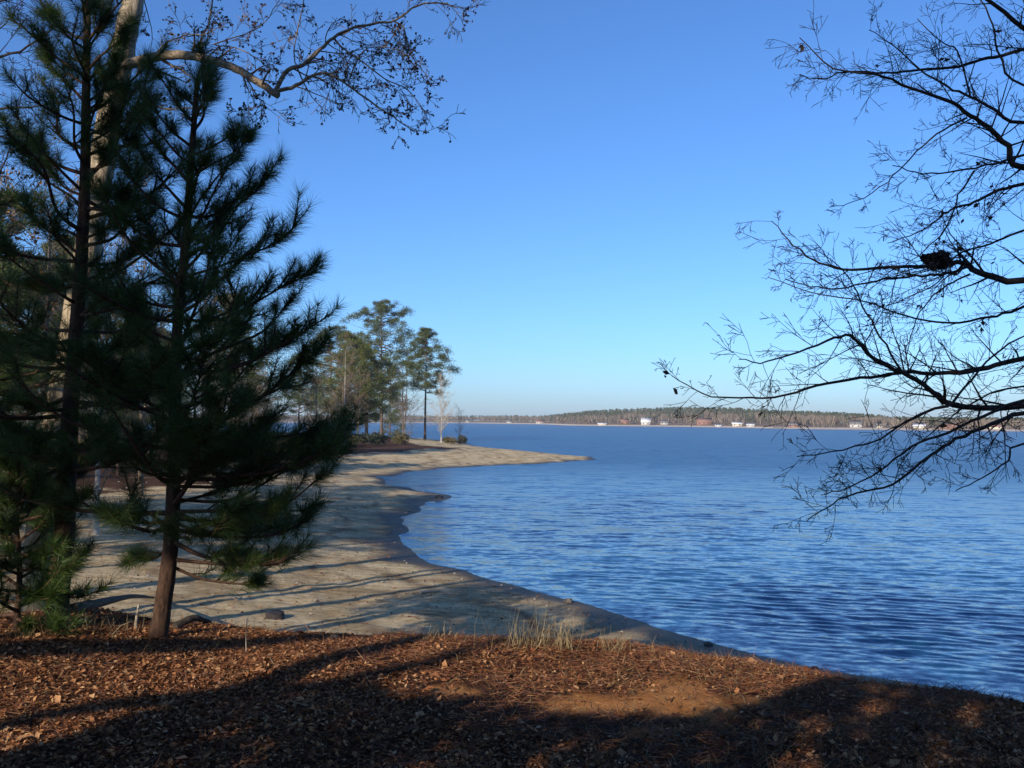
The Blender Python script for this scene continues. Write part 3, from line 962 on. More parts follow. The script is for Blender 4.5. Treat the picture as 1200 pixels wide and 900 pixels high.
# sapling at the left edge
bC = on_ground(18, 742); YC = bC.y
make_pine('pine_sapling', 'low bushy green pine sapling at the left edge below the pines', None,
          [bC + Vector((0, 0, -.1)), bC + Vector((.02, 0, .5)), bC + Vector((-.02, 0, 1.0)), bC + Vector((.0, 0, 1.55))], .03, .01, bC,
          (bC.z + .1, bC.z + 1.5, 46, lambda f: .7 * (1 - f) ** .6 + .2, lambda f: 10 + 45 * f), (), 'needle_green', 110, .17, .0045, 8)

# pine whose trunk is left of the frame
pD = Vector((-6.3, 8.3, tz(-6.3, 8.3)))
make_pine('pine_tree', 'sunlit green pine at the left edge with only its branch ends showing', 'pines on the near bank',
          [pD + Vector((0, 0, -.15)), pD + Vector((.05, 0, 1.5)), pD + Vector((.1, 0, 3.5)), pD + Vector((.15, .1, 5.2))], .11, .03, pD,
          (pD.z + .8, pD.z + 5.0, 60, lambda f: 1.9 * (1 - f) ** .5 + .3, lambda f: 2 + 40 * f), (), 'needle_green', 105, .165)


# ------------------------------------------------------------------ leaning pale hardwood with the budding limb
def limb(mb, P, r0, r1, k=7, n=5, wob=0.0):
    C = catmull(P, n)
    if wob:
        for c in C[1:-1]:
            c += rvec(wob)
    m = len(C)
    rad = [r0 + (r1 - r0) * (i / (m - 1)) ** .8 for i in range(m)]
    mb.tube(C, rad, k, True, .04)
    return C, rad


def twigs_along(S, C, rad, count, L, prm, tips=None, f0=.15, bias=None, side=1.0, taper=.45):
    m = len(C)
    for k in range(count):
        f = f0 + (1 - f0) * (k + rng.random()) / count
        i = min(int(f * (m - 1)), m - 2)
        p = C[i].lerp(C[i + 1], rng.random())
        d = (C[i + 1] - C[i]).normalized()
        ax = d.orthogonal().normalized(); ax.rotate(Quaternion(d, rng.uniform(0, 6.28)))
        ang = R(rng.uniform(30, 70))
        nd = d * math.cos(ang) + ax * math.sin(ang) * side
        if bias: nd += Vector(bias)
        grow(S, p, nd, L * rng.uniform(.45, 1.15) * (1.1 - taper * f), max(rad[i] * .45, prm['rmin']), 0, prm, tips)


YO = 9.6
gO = Vector((at(46, 700, YO).x, YO, 0)); gO.z = tz(gO.x, gO.y)
root = empty('hardwood_tree', gO, 'leaning pale barked tree with a long arched limb of buds across the sky', 'tree')
t = MB()
C, rad = limb(t, [gO + Vector((0, 0, -.2)), at(46, 650, YO), at(62, 520, YO), at(88, 380, YO), at(120, 190, YO), at(140, 85, YO), at(152, 20, YO), at(162, -60, YO + .1), at(180, -160, YO + .2)], .17, .10, 16, 7, .006)
t.build('trunk', 'bark_pale', root, True, gO)
lb = MB(); S = []; tips = []
prmO = dict(kids=[5, 3, 0], jit=.16, ang=(25, 60), lr=.55, rmin=.0028, n=5, grav=(0, 0, -.01), tiplvl=0)
limbsO = [([(138, 80), (160, 73), (185, 66), (217, 65), (249, 71), (277, 81), (299, 94), (326, 112)], 0, -.6, .062, .036, 8, .7),
          ([(322, 108), (337, 82), (356, 76), (375, 59), (391, 44), (413, 33), (445, 27), (464, 24), (490, 6), (520, 4), (534, 9)], -.6, -.3, .026, .006, 24, .62),
          ([(324, 107), (347, 101), (363, 90), (382, 86), (401, 95), (420, 109), (445, 127), (464, 139), (486, 155)], -.6, -.9, .022, .005, 20, .6),
          ([(391, 44), (405, 58), (430, 76), (450, 92), (478, 106), (500, 133)], -.45, -.6, .012, .004, 14, .5),
          ([(461, 24), (473, 32), (477, 57), (492, 79), (504, 91)], -.4, -.2, .009, .004, 10, .42),
          ([(380, 55), (368, 62), (350, 78), (345, 60), (352, 20), (360, -20)], -.5, -.2, .010, .005, 8, .45),
          ([(238, 69), (236, 45), (244, 28), (249, 0), (252, -30)], -.2, 0, .015, .008, 6, .45),
          ([(180, 66), (195, 50), (215, 42), (240, 40), (262, 30)], -.1, -.3, .010, .004, 7, .4),
          ([(244, 66), (262, 54), (290, 62), (310, 76), (318, 90)], -.2, -.4, .009, .004, 8, .4),
          ([(285, 85), (300, 110), (310, 125), (290, 140)], -.4, -.3, .009, .003, 10, .42),
          ([(160, 120), (175, 124), (200, 128), (230, 125)], 0, -.2, .018, .006, 4, .4),
          ([(410, 92), (425, 60), (455, 55), (480, 66)], -.6, -.8, .009, .003, 8, .4),
          ([(161, -20), (172, 12), (178, 40), (176, 66)], .1, .2, .008, .003, 4, .3),
          ([(250, 52), (285, 40), (310, 26), (330, -5)], -.2, -.3, .008, .004, 8, .4)]
for (P, d0, d1, r0, r1, cnt, L) in limbsO:
    m = len(P)
    W = [at(x, y, YO + d0 + (d1 - d0) * i / (m - 1)) for i, (x, y) in enumerate(P)]
    C, rad = limb(lb, W, r0, r1, 7, 4, .004)
    twigs_along(S, C, rad, cnt, L, prmO, tips, .08)
lb.build('limbs', 'bark_limb', root, True, gO)
tw = MB(); tw.segs(S, 3); tw.build('twigs', 'twig_pale', root, False, gO)
bd = MB()
B = np.array([tuple(p) for p, d in tips if rng.random() < .5])
for s in range(2):
    cards(bd, B + nr.normal(0, .008, B.shape), nr.uniform(.02, .036, len(B)), None, 1.1)
bd.build('buds', 'bud', root, False, gO)

# ------------------------------------------------------------------ bare tree at the far left edge (trunk outside the frame)
YL = 12.0
gL = Vector((-8.6, YL, tz(-8.6, YL)))
root = empty('bare_tree', gL, 'leafless tree at the upper left edge with only dark branch tips in view', 'tree')
t = MB()
limb(t, [gL + Vector((0, 0, -.2)), gL + Vector((.1, 0, 3)), gL + Vector((.0, .1, 6)), gL + Vector((.2, 0, 9)), gL + Vector((.1, 0, 12))], .2, .05, 10, 5, .01)
t.build('trunk', 'bark_dark', root, True, gL)
lb = MB(); S = []
prmL = dict(kids=[5, 3, 0], jit=.17, ang=(25, 65), lr=.55, rmin=.0035, n=5)
for P, r0, L, cnt in [([(-140, 140), (-60, 100), (0, 68), (40, 50), (66, 28), (82, 14)], .03, .8, 12), ([(-140, 190), (-60, 150), (0, 128), (48, 124), (95, 115)], .03, .8, 12),
                      ([(-140, 110), (-60, 40), (0, 2), (30, -4), (60, -15)], .03, .9, 10), ([(-140, 120), (-50, 60), (0, 34), (22, 8)], .02, .7, 8),
                      ([(-140, 210), (-40, 170), (0, 160), (30, 180), (55, 200)], .02, .8, 10), ([(-140, 240), (-40, 230), (0, 200), (20, 140), (28, 95)], .02, .7, 9),
                      ([(-140, 100), (-40, -20), (20, -40), (60, 20), (90, 50)], .02, .8, 8)]:
    m = len(P)
    W = [at(x, y, YL - .4 * i / m) for i, (x, y) in enumerate(P)]
    C, rad = limb(lb, W, r0, .005, 6, 4, .01)
    twigs_along(S, C, rad, cnt, L, prmL, None, .3)
lb.build('limbs', 'bark_dark', root, True, gL)
tw = MB(); tw.segs(S, 3); tw.build('twigs', 'twig_dark', root, False, gL)

# ------------------------------------------------------------------ dark bare tree on the right, trunk outside the frame
YR = 6.2
gR = Vector((5.6, 6.4, tz(5.6, 6.4)))
root = empty('bare_tree', gR, 'dark leafless tree at the right edge, its twiggy limbs hanging over the lake', 'tree')
t = MB()
TR = [gR + Vector((0, 0, -.25)), gR + Vector((.02, 0, 1.2)), gR + Vector((-.05, 0, 2.6)), gR + Vector((.05, .05, 4.2)), gR + Vector((.0, .1, 6)), gR + Vector((.15, .1, 8))]
limb(t, TR, .21, .07, 14, 5, .008)
t.build('trunk', 'bark_dark', root, True, gR)
lb = MB(); S = []; tips = []


def trunkR(z):
    zz = [p.z for p in TR]
    return Vector((float(np.interp(z, zz, [p.x for p in TR])), float(np.interp(z, zz, [p.y for p in TR])), z))


limbsR = [  # px polyline from the thick end, depth offsets, r0, r1, twig count, twig length, starts at the trunk
    ([(1200, 477), (1116, 473), (1088, 454), (1056, 436), (1025, 421), (1004, 398), (986, 393), (948, 408), (899, 424), (866, 421)], 0, -.7, .030, .004, 26, .5, 1),
    ([(1200, 421), (1147, 433), (1102, 437), (1060, 436), (1021, 442), (969, 449), (920, 463), (867, 466), (825, 461), (787, 440)], .3, -.2, .026, .004, 26, .42, 1),
    ([(1200, 327), (1146, 319), (1132, 309), (1118, 308), (1097, 311), (1055, 312), (1000, 316), (962, 308), (930, 287), (904, 259)], .2, -.1, .034, .004, 24, .48, 1),
    ([(1144, 319), (1131, 314), (1107, 321), (1089, 322), (1055, 326), (1020, 330), (985, 338), (950, 336), (920, 327)], .15, -.5, .018, .004, 20, .45, 0),
    ([(1200, 215), (1169, 224), (1142, 237), (1115, 245), (1098, 259), (1073, 273), (1040, 285)], .5, .2, .020, .004, 16, .42, 1),
    ([(1200, 196), (1182, 171), (1158, 150), (1137, 135), (1109, 117), (1067, 103), (1025, 87), (976, 79), (937, 44)], -.1, -.5, .030, .004, 26, .46, 1),
    ([(1200, 143), (1165, 128), (1137, 112), (1109, 101), (1077, 80), (1046, 52), (1018, 35)], .3, .5, .020, .004, 18, .42, 1),
    ([(1200, 58), (1158, 68), (1123, 77), (1077, 82), (1039, 86), (990, 84), (962, 93), (937, 87)], .6, .1, .020, .004, 20, .42, 1),
    ([(1133, 138), (1098, 157), (1067, 185), (1039, 213), (1004, 236), (972, 243)], -.15, -.2, .010, .003, 12, .2, 0),
    ([(1200, 182), (1165, 192), (1123, 201), (1081, 203), (1046, 194)], -.3, -.6, .014, .004, 12, .38, 1),
    ([(1116, 473), (1088, 482), (1053, 499), (1025, 517), (976, 529), (934, 535)], -.1, -.4, .016, .004, 15, .36, 0),
    ([(1200, 484), (1182, 489), (1140, 506), (1105, 524), (1077, 545), (1046, 568), (1004, 578), (976, 590), (945, 611)], -.5, -.9, .020, .004, 22, .36, 1),
    ([(1200, 470), (1165, 482), (1112, 506), (1067, 524), (1032, 552), (990, 573), (962, 580)], -.2, -.3, .018, .004, 18, .34, 1),
    ([(1260, 72), (1200, 34), (1156, -2), (1120, -40)], -.2, -.4, .030, .012, 6, .5, 1),
    ([(1056, 434), (1032, 394), (1011, 359), (997, 328), (975, 305), (940, 285)], -.3, -.5, .011, .003, 12, .36, 0),
    ([(1116, 473), (1130, 454), (1165, 415), (1200, 393), (1230, 370)], -.1, .2, .014, .006, 9, .35, 0),
    ([(1137, 321), (1110, 335), (1088, 352), (1070, 384), (1060, 426)], .1, .2, .010, .004, 9, .34, 0),
    ([(1142, 200), (1124, 229), (1111, 264), (1089, 289), (1060, 312)], -.4, -.3, .009, .004, 8, .34, 0),
    ([(1200, 360), (1160, 372), (1110, 378), (1060, 370), (1010, 352), (960, 345), (900, 325)], .8, .5, .016, .004, 16, .42, 1),
    ([(1200, 270), (1160, 285), (1120, 300), (1100, 330), (1060, 350), (1020, 365)], .6, .9, .014, .004, 14, .42, 1),
    ([(1200, 520), (1180, 540), (1150, 560), (1120, 575)], -.3, -.4, .012, .004, 8, .3, 1),
    ([(1137, 112), (1122, 60), (1102, 48), (1075, 22)], .2, .4, .010, .004, 9, .34, 0),
    ([(1200, 100), (1170, 60), (1160, 20), (1130, -30)], .2, .5, .014, .006, 8, .45, 1),
    ([(1200, 452), (1150, 466), (1100, 500), (1060, 540), (1040, 590)], .4, .3, .012, .003, 12, .32, 1),
]
prmR = dict(kids=[5, 2, 0], jit=.10, ang=(30, 65), lr=.56, rmin=.0017, n=4, tiplvl=0, grav=(-.02, 0, -.005))
for (P, d0, d1, r0, r1, cnt, L, tr) in limbsR:
    m = len(P)
    W = [at(x, y, YR + d0 + (d1 - d0) * i / (m - 1)) for i, (x, y) in enumerate(P)]
    if tr:
        a = W[0]
        base = trunkR(a.z + (.35 if a.z > 6 else .15))
        W = [base, base.lerp(a, .55) + Vector((0, 0, .06))] + W
        r00 = r0 * 1.3
    else:
        r00 = r0
    C, rad = limb(lb, W, r00 * .74, r1 * .75, 7, 4, .004)
    twigs_along(S, C, rad, int(cnt * (1.25 if tr else 1.0)), L * 1.15, prmR, tips, .12 if tr else .05, None, 1.0, .6)
lb.build('limbs', 'bark_dark', root, True, gR)
tw = MB(); tw.segs(S, 3); tw.build('twigs', 'twig_dark', root, False, gR)
lf = MB()
B = np.array([tuple(p) for p, d in tips if (rng.random() < .006 or (p.x > 3.0 and 5.4 < p.z < 6.9 and rng.random() < .025))])
for s in range(2):
    cards(lf, B + np.array([0, 0, -.02]) + nr.normal(0, .012, B.shape), nr.uniform(.03, .06, len(B)), None, 1.8)
lf.build('leaves', 'dark_leaf', root, False, gR)

# nest of leaves and twigs resting on the limb
pN = at(1098, 306, YR + .12)
o_ = MB()
n = 1500
v = nr.normal(size=(n, 3)); v /= np.linalg.norm(v, axis=1, keepdims=True)
rr = nr.uniform(.35, 1.0, n)[:, None]
Pn = np.array(pN) + v * rr * np.array([.078, .075, .056]) * (1 + .55 * fbm(v[:, 0] * 2.2 + 7, v[:, 2] * 2.2 + v[:, 1], 3))[:, None]
cards(o_, Pn, nr.uniform(.03, .07, n), None, 1.7)
# inner packed body
nb = 12
for i in range(1):
    V = []; Fq = []
    for a in range(7):
        th = math.pi * a / 6
        for b_ in range(nb):
            ph = 2 * math.pi * b_ / nb
            k = .84 + .12 * rng.random()
            V.append((pN.x + .066 * k * math.sin(th) * math.cos(ph), pN.y + .062 * k * math.sin(th) * math.sin(ph), pN.z + .048 * k * math.cos(th)))
    for a in range(6):
        for b_ in range(nb):
            Fq.append((a * nb + b_, (a + 1) * nb + b_, (a + 1) * nb + (b_ + 1) % nb, a * nb + (b_ + 1) % nb))
    o_.add(V, Fq)
n = 160
v = nr.normal(size=(n, 3)); v /= np.linalg.norm(v, axis=1, keepdims=True)
t_ = np.cross(v, nr.normal(size=(n, 3)))
blades(o_, np.array(pN) + v * np.array([.07, .066, .052]), t_ + v * .3, nr.uniform(.05, .15, n), .005)
tag(o_.build('nest', 'nest'), 'dark round squirrel nest lodged in the bare limbs at right', 'nest')


# ------------------------------------------------------------------ distant pines and bare trees (prototypes at the origin)
def proto_pine(name, H, crown0, width, mat, seed, clumps=60, lean=0.0, r=.2, round_top=False):
    st = rng.getstate(); rng.seed(seed)
    root = empty(name, (0, 0, 0), 'pine', 'tree')
    t = MB()
    P = [Vector((0, 0, -.3)), Vector((lean * .2 + rng.uniform(-.1, .1), 0, H * .3)), Vector((lean * .5, rng.uniform(-.2, .2), H * .6)), Vector((lean, 0, H * .96))]
    C = catmull(P, 5); m = len(C)
    rad = [r * (1 - .85 * i / (m - 1)) for i in range(m)]; rad[0] *= 1.3
    t.tube(C, rad, 8)
    S = []; CL = []
    for k in range(clumps):
        f = (k + rng.random()) / clumps
        z = H * (crown0 + (1 - crown0) * f)
        if round_top:
            prof = math.sin(math.pi * min(1, (.18 + .80 * f))) ** .6
        else:
            prof = (1 - f) ** .75 * (.45 + 1.2 * min(f * 3, 1) * .5) + .10
        az = rng.uniform(0, 6.283)
        L = width * prof * rng.uniform(.35, 1.1)
        i = min(int((z / (H * .96)) * (m - 1)), m - 2)
        p = C[i].lerp(C[i + 1], .5); p.z = z
        e = p + Vector((math.cos(az) * L, math.sin(az) * L, L * rng.uniform(-.15, .45)))
        mid = p.lerp(e, .5) + Vector((0, 0, -L * .05))
        S.append((tuple(p), tuple(mid), .03 + .012 * L, .03)); S.append((tuple(mid), tuple(e), .03, .012))
        for q in range(rng.choice((1, 2, 2, 3))):
            c = e + Vector((rng.gauss(0, .25), rng.gauss(0, .25), rng.gauss(0, .15))) * (L * .35 + .5) if q else e
            CL.append((c, (.48 + .16 * L) * rng.uniform(.7, 1.35)))
    for q in range(5):
        CL.append((Vector((lean + rng.gauss(0, .25), rng.gauss(0, .25), H * rng.uniform(.93, 1.0))), .5))
    # dead stubs under the crown
    for q in range(7):
        z = H * rng.uniform(crown0 * .5, crown0)
        az = rng.uniform(0, 6.28); L = rng.uniform(.4, 1.4)
        i = min(int((z / (H * .96)) * (m - 1)), m - 2); p = C[i].copy()
        S.append((tuple(p), tuple(p + Vector((math.cos(az) * L, math.sin(az) * L, .1))), .025, .01))
    t.segs(S, 4)
    t.build('trunk', 'bark_far', root, True)
    c = MB(); PP = []; DD = []; LL = []
    for (p, s) in CL:
        n = int(60 * min(1.8, s / .6) + 30)
        v = nr.normal(size=(n, 3)); v /= np.linalg.norm(v, axis=1, keepdims=True)
        PP.append(np.array(p) + v * nr.uniform(.05, .85, (n, 1)) * s * np.array([1, 1, .66])); DD.append(v + np.array([0, 0, .45])); LL.append(nr.uniform(.18, .36, n))
    blades(c, np.concatenate(PP), np.concatenate(DD), np.concatenate(LL) * 1.15, .085)
    c.build('crown', mat, root)
    rng.setstate(st)
    return root


def proto_bare(name, H, spread, bark, twig, seed, r=.12, stems=1, levels=(9, 6, 4, 0), fork=.22, rmin=.011, rust=False, lr=.56):
    st = rng.getstate(); rng.seed(seed)
    root = empty(name, (0, 0, 0), 'bare', 'tree')
    t = MB(); S = []; tips = []
    prm = dict(kids=list(levels), jit=.11, ang=(18, 48), lr=lr, rmin=rmin, n=5, tiplvl=1, grav=(0, 0, .05))
    for s in range(stems):
        a = rng.uniform(0, 6.28); q = spread * .35 if stems > 1 else .12
        P = [Vector((0, 0, -.3)), Vector((math.cos(a) * q * .2, math.sin(a) * q * .2, H * .15)), Vector((math.cos(a) * q, math.sin(a) * q, H * .5)), Vector((math.cos(a) * q * 1.4, math.sin(a) * q * 1.4, H * .95))]
        C = catmull(P, 4); m = len(C)
        rad = [max(r * (1 - .9 * i / (m - 1)), rmin) for i in range(m)]
        t.tube(C, rad, 7)
        twigs_along(S, C, rad, levels[0], H * .36, dict(prm, kids=list(levels[1:])), tips, fork, (0, 0, .35), spread)
    t.build('trunk', bark, root, True)
    w = MB(); w.segs(S, 3)
    w.build('crown', twig, root)
    if rust:
        lf = MB(); B = np.array([tuple(p) for p, d in tips if p.z > H * .5 and rng.random() < .7])
        for s in range(2):
            cards(lf, B + nr.normal(0, .12, B.shape), nr.uniform(.14, .26, len(B)), None, 1.5)
        lf.build('leaves', 'rust_twig', root)
    rng.setstate(st)
    return root


def place(proto, px, py, toppx, H, label, group=None, first=[]):
    g = on_ground(px, py)
    top = at(px, toppx, g.y)
    s = (top.z - g.z) / H
    if proto.name not in first:
        first.append(proto.name)
        proto.location = g; proto.scale = (s, s, s); proto.rotation_euler = (0, 0, rng.uniform(0, 6.28))
        proto['label'] = label
        if group: proto['group'] = group
        return proto
    return copy_tree(proto, g, rng.uniform(0, 6.28), s, label, group)


G = 'trees on the point'
pA = proto_pine('pine_tree', 24, .28, 7.4, 'pine_far', 3, 165, .4, .27, True)
place(pA, 447, 511, 356, 24, 'tallest pine on the point with rounded grey green top', G)
pB = proto_pine('pine_tree', 20, .42, 5.5, 'pine_far', 9, 120, .2, .24)
place(pB, 498, 515, 386, 20, 'tall straight trunked pine standing alone at the water end of the point', G)
pC = proto_pine('pine_tree', 15, .15, 6.0, 'pine_yellow', 21, 110, .2, .2)
place(pC, 430, 512, 405, 15, 'yellow green pine left of the tallest pine on the point', G)
pC2 = place(pC, 408, 512, 392, 15, 'yellow green pine partly behind the near foxtail branches', G)
place(pA, 388, 508, 385, 24, 'grey green pine on the point furthest back behind the near pine branches', G)
pD_ = proto_pine('pine_tree', 14, .1, 3.4, 'pine_far', 33, 60, .1, .17)
place(pD_, 457, 510, 432, 14, 'shorter dark pine squeezed between the tallest pine and the bare tree', G)
bA_ = proto_bare('bare_tree', 14, 1.2, 'bark_bare', 'bark_bare', 5, .16, 4, (10, 6, 4, 0), .3, .014, True)
place(bA_, 473, 511, 428, 14, 'vase shaped bare tree with rusty top left of the lone tall pine', G)
bB_ = proto_bare('bare_tree', 12, .9, 'bark_white', 'bark_white', 8, .15, 1, (30, 7, 4, 0), .22, .016)
place(bB_, 517, 518.5, 446, 12, 'slim white trunked bare tree right of the lone tall pine', G)
bC_ = proto_bare('bare_tree', 8, 1.0, 'bark_bare', 'bark_bare', 15, .08, 2, (10, 5, 3, 0), .2, .010)
place(bC_, 539, 517, 478, 8, 'smallest bare tree beside the dark bush at the tip of the grove', G)

# woodland at left behind the near pines
GW = 'woodland trees behind the near pines'
labW1 = 'grey leafless tree in the sunlit wood behind the near pines at left'
labW2 = 'pine in the wood behind the near pines at left'
bW = proto_bare('bare_tree', 13, 1.1, 'bark_bare', 'bark_bare', 44, .15, 2, (12, 6, 4, 0), .2, .013, True)
bW2 = proto_bare('bare_tree', 14, .9, 'bark_white', 'bark_bare', 51, .15, 1, (22, 6, 4, 0), .3, .012)
firstW = []
spots = [(-16.5, 27, 'b', 11), (-15, 33, 'w', 12), (-19, 36, 'b', 13), (-23, 40, 'p', 14), (-20, 46, 'b', 13), (-26, 52, 'w', 14),
         (-18.5, 56, 'w', 12), (-30, 60, 'p', 16), (-24, 70, 'b', 13), (-34, 75, 'b', 14), (-27, 88, 'p', 16), (-40, 90, 'w', 14), (-33, 100, 'b', 13),
         (-44, 105, 'p', 17), (-50, 120, 'b', 14), (-38, 122, 'w', 13), (-55, 140, 'p', 17), (-46, 150, 'b', 13), (-62, 155, 'b', 14), (-40, 165, 'p', 15),
         (-52, 178, 'w', 13), (-70, 180, 'p', 17), (-60, 195, 'b', 14), (-36, 190, 'b', 11), (-80, 200, 'b', 14), (-90, 190, 'p', 17), (-75, 215, 'w', 14), (-30, 180, 'p', 13),
         (-66, 225, 'p', 16), (-100, 220, 'b', 14), (-110, 205, 'p', 17), (-50, 215, 'b', 12)]
for i in range(44):
    y = rng.uniform(58, 235); q = rng.uniform(-.62, -.17) if y > 90 else rng.uniform(-.62, -.3)
    spots.append((q * y, y, rng.choice('bbbwp'), rng.uniform(8, 14)))
for (x, y, k, H) in spots:
    if signed_shore(np.array([x]), np.array([y]))[0] < 8: continue
    x += rng.uniform(-1, 1); y += rng.uniform(-1.5, 1.5)
    src, h0 = {'b': (bW, 13), 'w': (bW2, 14), 'p': (pB if rng.random() < .5 else pA, 20)}[k]
    if src is pA: h0 = 24
    g = Vector((x, y, tz(x, y)))
    lab = labW2 if k == 'p' else labW1
    s = H / h0
    if k != 'p' and src.name not in firstW:
        firstW.append(src.name)
        src.location = g; src.scale = (s, s, s); src['label'] = lab; src['group'] = GW
    else:
        copy_tree(src, g, rng.uniform(0, 6.28), s, lab, GW)

# tall pines just outside the frame at left: their trunks stripe the beach with shadow
pT = proto_pine('pine_tree', 20, .62, 3.4, 'pine_far', 61, 60, .3, .2)
for i, (u, a, H) in enumerate([(-15.6, 3.4, 17), (-16.9, 3.2, 22), (-17.3, 5.0, 15), (-19.6, 4.0, 20), (-20.2, 5.6, 16), (-23.2, 5.4, 22), (-27.5, 8, 20)]):
    p = uav(u, a, 0); p.z = tz(p.x, p.y)
    lab = 'tall straight pine just left of the view whose trunk shadow stripes the beach'
    if i == 0:
        pT.location = p; pT['label'] = lab; pT['group'] = 'pines left of the view'
    else:
        c = copy_tree(pT, p, rng.uniform(0, 6.28), (H / 20 * rng.uniform(.6, 1.5), H / 20 * rng.uniform(.6, 1.5), H / 20), lab, 'pines left of the view')
        c.rotation_euler = (R(rng.uniform(-5, 5)), R(rng.uniform(-5, 5)), rng.uniform(0, 6.28))


for (u, a, H) in [(-25.5, 7.5, 13), (-28.5, 9.5, 14), (-31.5, 8.5, 13), (-34.5, 11, 14), (-37.5, 10, 13)]:
    p = uav(u, a, 0); p.z = tz(p.x, p.y)
    copy_tree(pA, p, rng.uniform(0, 6.28), (H / 24, H / 24, H / 24), 'full crowned pine left of the view shading the far half of the beach', 'full crowned pines left of the view')

# ------------------------------------------------------------------ trees behind the camera that shade the bank
def shade_tree(name, label, trunk, limbs_, blobs, nleaf, size, r0, base):
    root = empty(name, base, label, 'tree', 'trees behind the viewpoint')
    t = MB()
    limb(t, trunk, r0, r0 * .4, 10, 5, .01)
    for P, a, b in limbs_:
        limb(t, P, a, b, 8, 5, .01)
    t.build('trunk', 'bark_pine', root, True, base)
    c = MB()
    for (cen, rad, n) in blobs:
        v = nr.normal(size=(n, 3)); v /= np.linalg.norm(v, axis=1, keepdims=True)
        P = np.array(cen) + v * (nr.random((n, 1)) ** .45) * np.array(rad)
        cards(c, P, nr.uniform(.6, 1.2, n) * size, None, 1.5)
    c.build('crown', 'evergreen', root, False, base)


a = -9
b1 = uav(-8.4, a, 0); b1.z = tz(b1.x, b1.y)
shade_tree('evergreen_tree', 'tall evergreen behind the viewpoint shading the near pines', [b1 + Vector((0, 0, -.2)), uav(-7.9, a, 2.5), uav(-7.3, a, 4.6), uav(-7.0, a, 7), uav(-6.6, a, 10)],
           [([uav(-7.4, a, 4.5), uav(-6.85, a, 4.86), uav(-6.1, a, 5.2), uav(-5.4, a, 5.52), uav(-4.9, a, 6.2), uav(-5, a, 7.4)], .2, .12)],
           [(uav(-6.6, a, 8.0), (1.6, 1.6, 1.9), 2600), (uav(-5.6, a, 7.4), (1.3, 1.4, 1.3), 1500), (uav(-9.3, a, 5.9), (.8, 1.0, .85), 700), (uav(-5.9, a, 9.4), (1.2, 1.2, 1.0), 1500), (uav(-6.4, a, 7.6), (1.7, 1.5, 1.6), 2600)], 0, .24, .2, b1)
a = -8
b2 = uav(-6.0, a, 0); b2.z = tz(b2.x, b2.y)
shade_tree('evergreen_tree', 'crooked evergreen behind the viewpoint shading the leaf litter', [b2 + Vector((0, 0, -.2)), uav(-5.7, a, 3.2), uav(-5.2, a, 4.5), uav(-4.6, a, 4.95), uav(-4.05, a, 5.35), uav(-3.9, a, 6.2), uav(-4.2, a, 8)],
           [([uav(-3.95, a, 5.9), uav(-3.6, a, 6.3), uav(-3.2, a, 7)], .07, .04)],
           [(uav(-4.0, a, 8.2), (1.3, 1.3, 1.5), 1700), (uav(-4.2, a, 6.6), (.6, .8, .5), 260), (uav(-2.9, a, 7.8), (1.2, 1.2, 1.2), 1200)], 0, .24, .15, b2)
a = -8
b3 = uav(1.0, a, 0); b3.z = tz(b3.x, b3.y)
shade_tree('evergreen_tree', 'broad low branched evergreen behind the viewpoint shading the right bank', [b3 + Vector((0, 0, -.2)), uav(1.0, a, 3), uav(.9, a, 6), uav(.8, a, 9)],
           [([uav(1, a, 4), uav(0, a, 5.3), uav(-.8, a, 6)], .1, .04), ([uav(1, a, 5), uav(2, a, 6.3), uav(2.8, a, 7)], .1, .04)],
           [(uav(.4, a, 8.4), (2.2, 2.0, 2.6), 4800), (uav(1.6, a, 6.0), (2.3, 1.8, 1.5), 2600), (uav(.5, a, 5.2), (1.3, 1.3, 1.2), 1300), (uav(1.8, a, 3.6), (2.2, 1.6, 1.2), 1500), (uav(-1.0, a, 7.6), (1.2, 1.2, 1.2), 1200), (uav(.6, a, 10.6), (1.6, 1.5, 1.3), 1400)], 0, .24, .22, b3)
# two pines left of the view, their crowns shading the middle of the beach
for (u, v0, v1, n) in [(-11.6, 7.2, 9.0, 1500), (-13.9, 7.8, 9.9, 1700)]:
    a = 2.2
    b4 = uav(u, a, 0); b4.z = tz(b4.x, b4.y)
    shade_tree('evergreen_tree', 'evergreen left of the view shading the middle of the beach', [b4 + Vector((0, 0, -.2)), b4 + Vector((.05, 0, 2)), uav(u, a, v0), uav(u + .1, a, v1 + .6)], [],
               [(uav(u, a, (v0 + v1) / 2), (1.35, 1.3, (v1 - v0) * .62), n), (uav(u + .9, a, v0 + .6), (.8, .8, .5), 300), (uav(u - .8, a, v1 - .4), (.7, .7, .6), 300)], 0, .2, .12, b4)
# unseen crowns of the wood, added around the viewpoint to block sky light
for (x, y, z0, z1, rad, n) in [(0.5, -3.5, 10.5, 14.5, 5.0, 2600), (7.5, -3.0, 9, 15, 5.0, 2600), (-6.5, -1.5, 11.5, 15, 4.0, 1700), (4.5, -11, 5, 15, 5.5, 3200), (11, 2, 7, 14, 4.0, 2200), (-2.5, -15, 13, 18, 5.0, 2200), (13, -9, 4, 14, 5.0, 2600)]:
    b5 = Vector((x, y, tz(x, y)))
    shade_tree('evergreen_tree', 'unseen tall evergreen added around the viewpoint to block sky light', [b5 + Vector((0, 0, -.3)), Vector((x + .2, y, z0 * .6)), Vector((x, y + .1, z1 - .5))], [],
               [(Vector((x, y, (z0 + z1) / 2)), (rad, rad, (z1 - z0) / 2), n)], 0, .42, .2, b5)
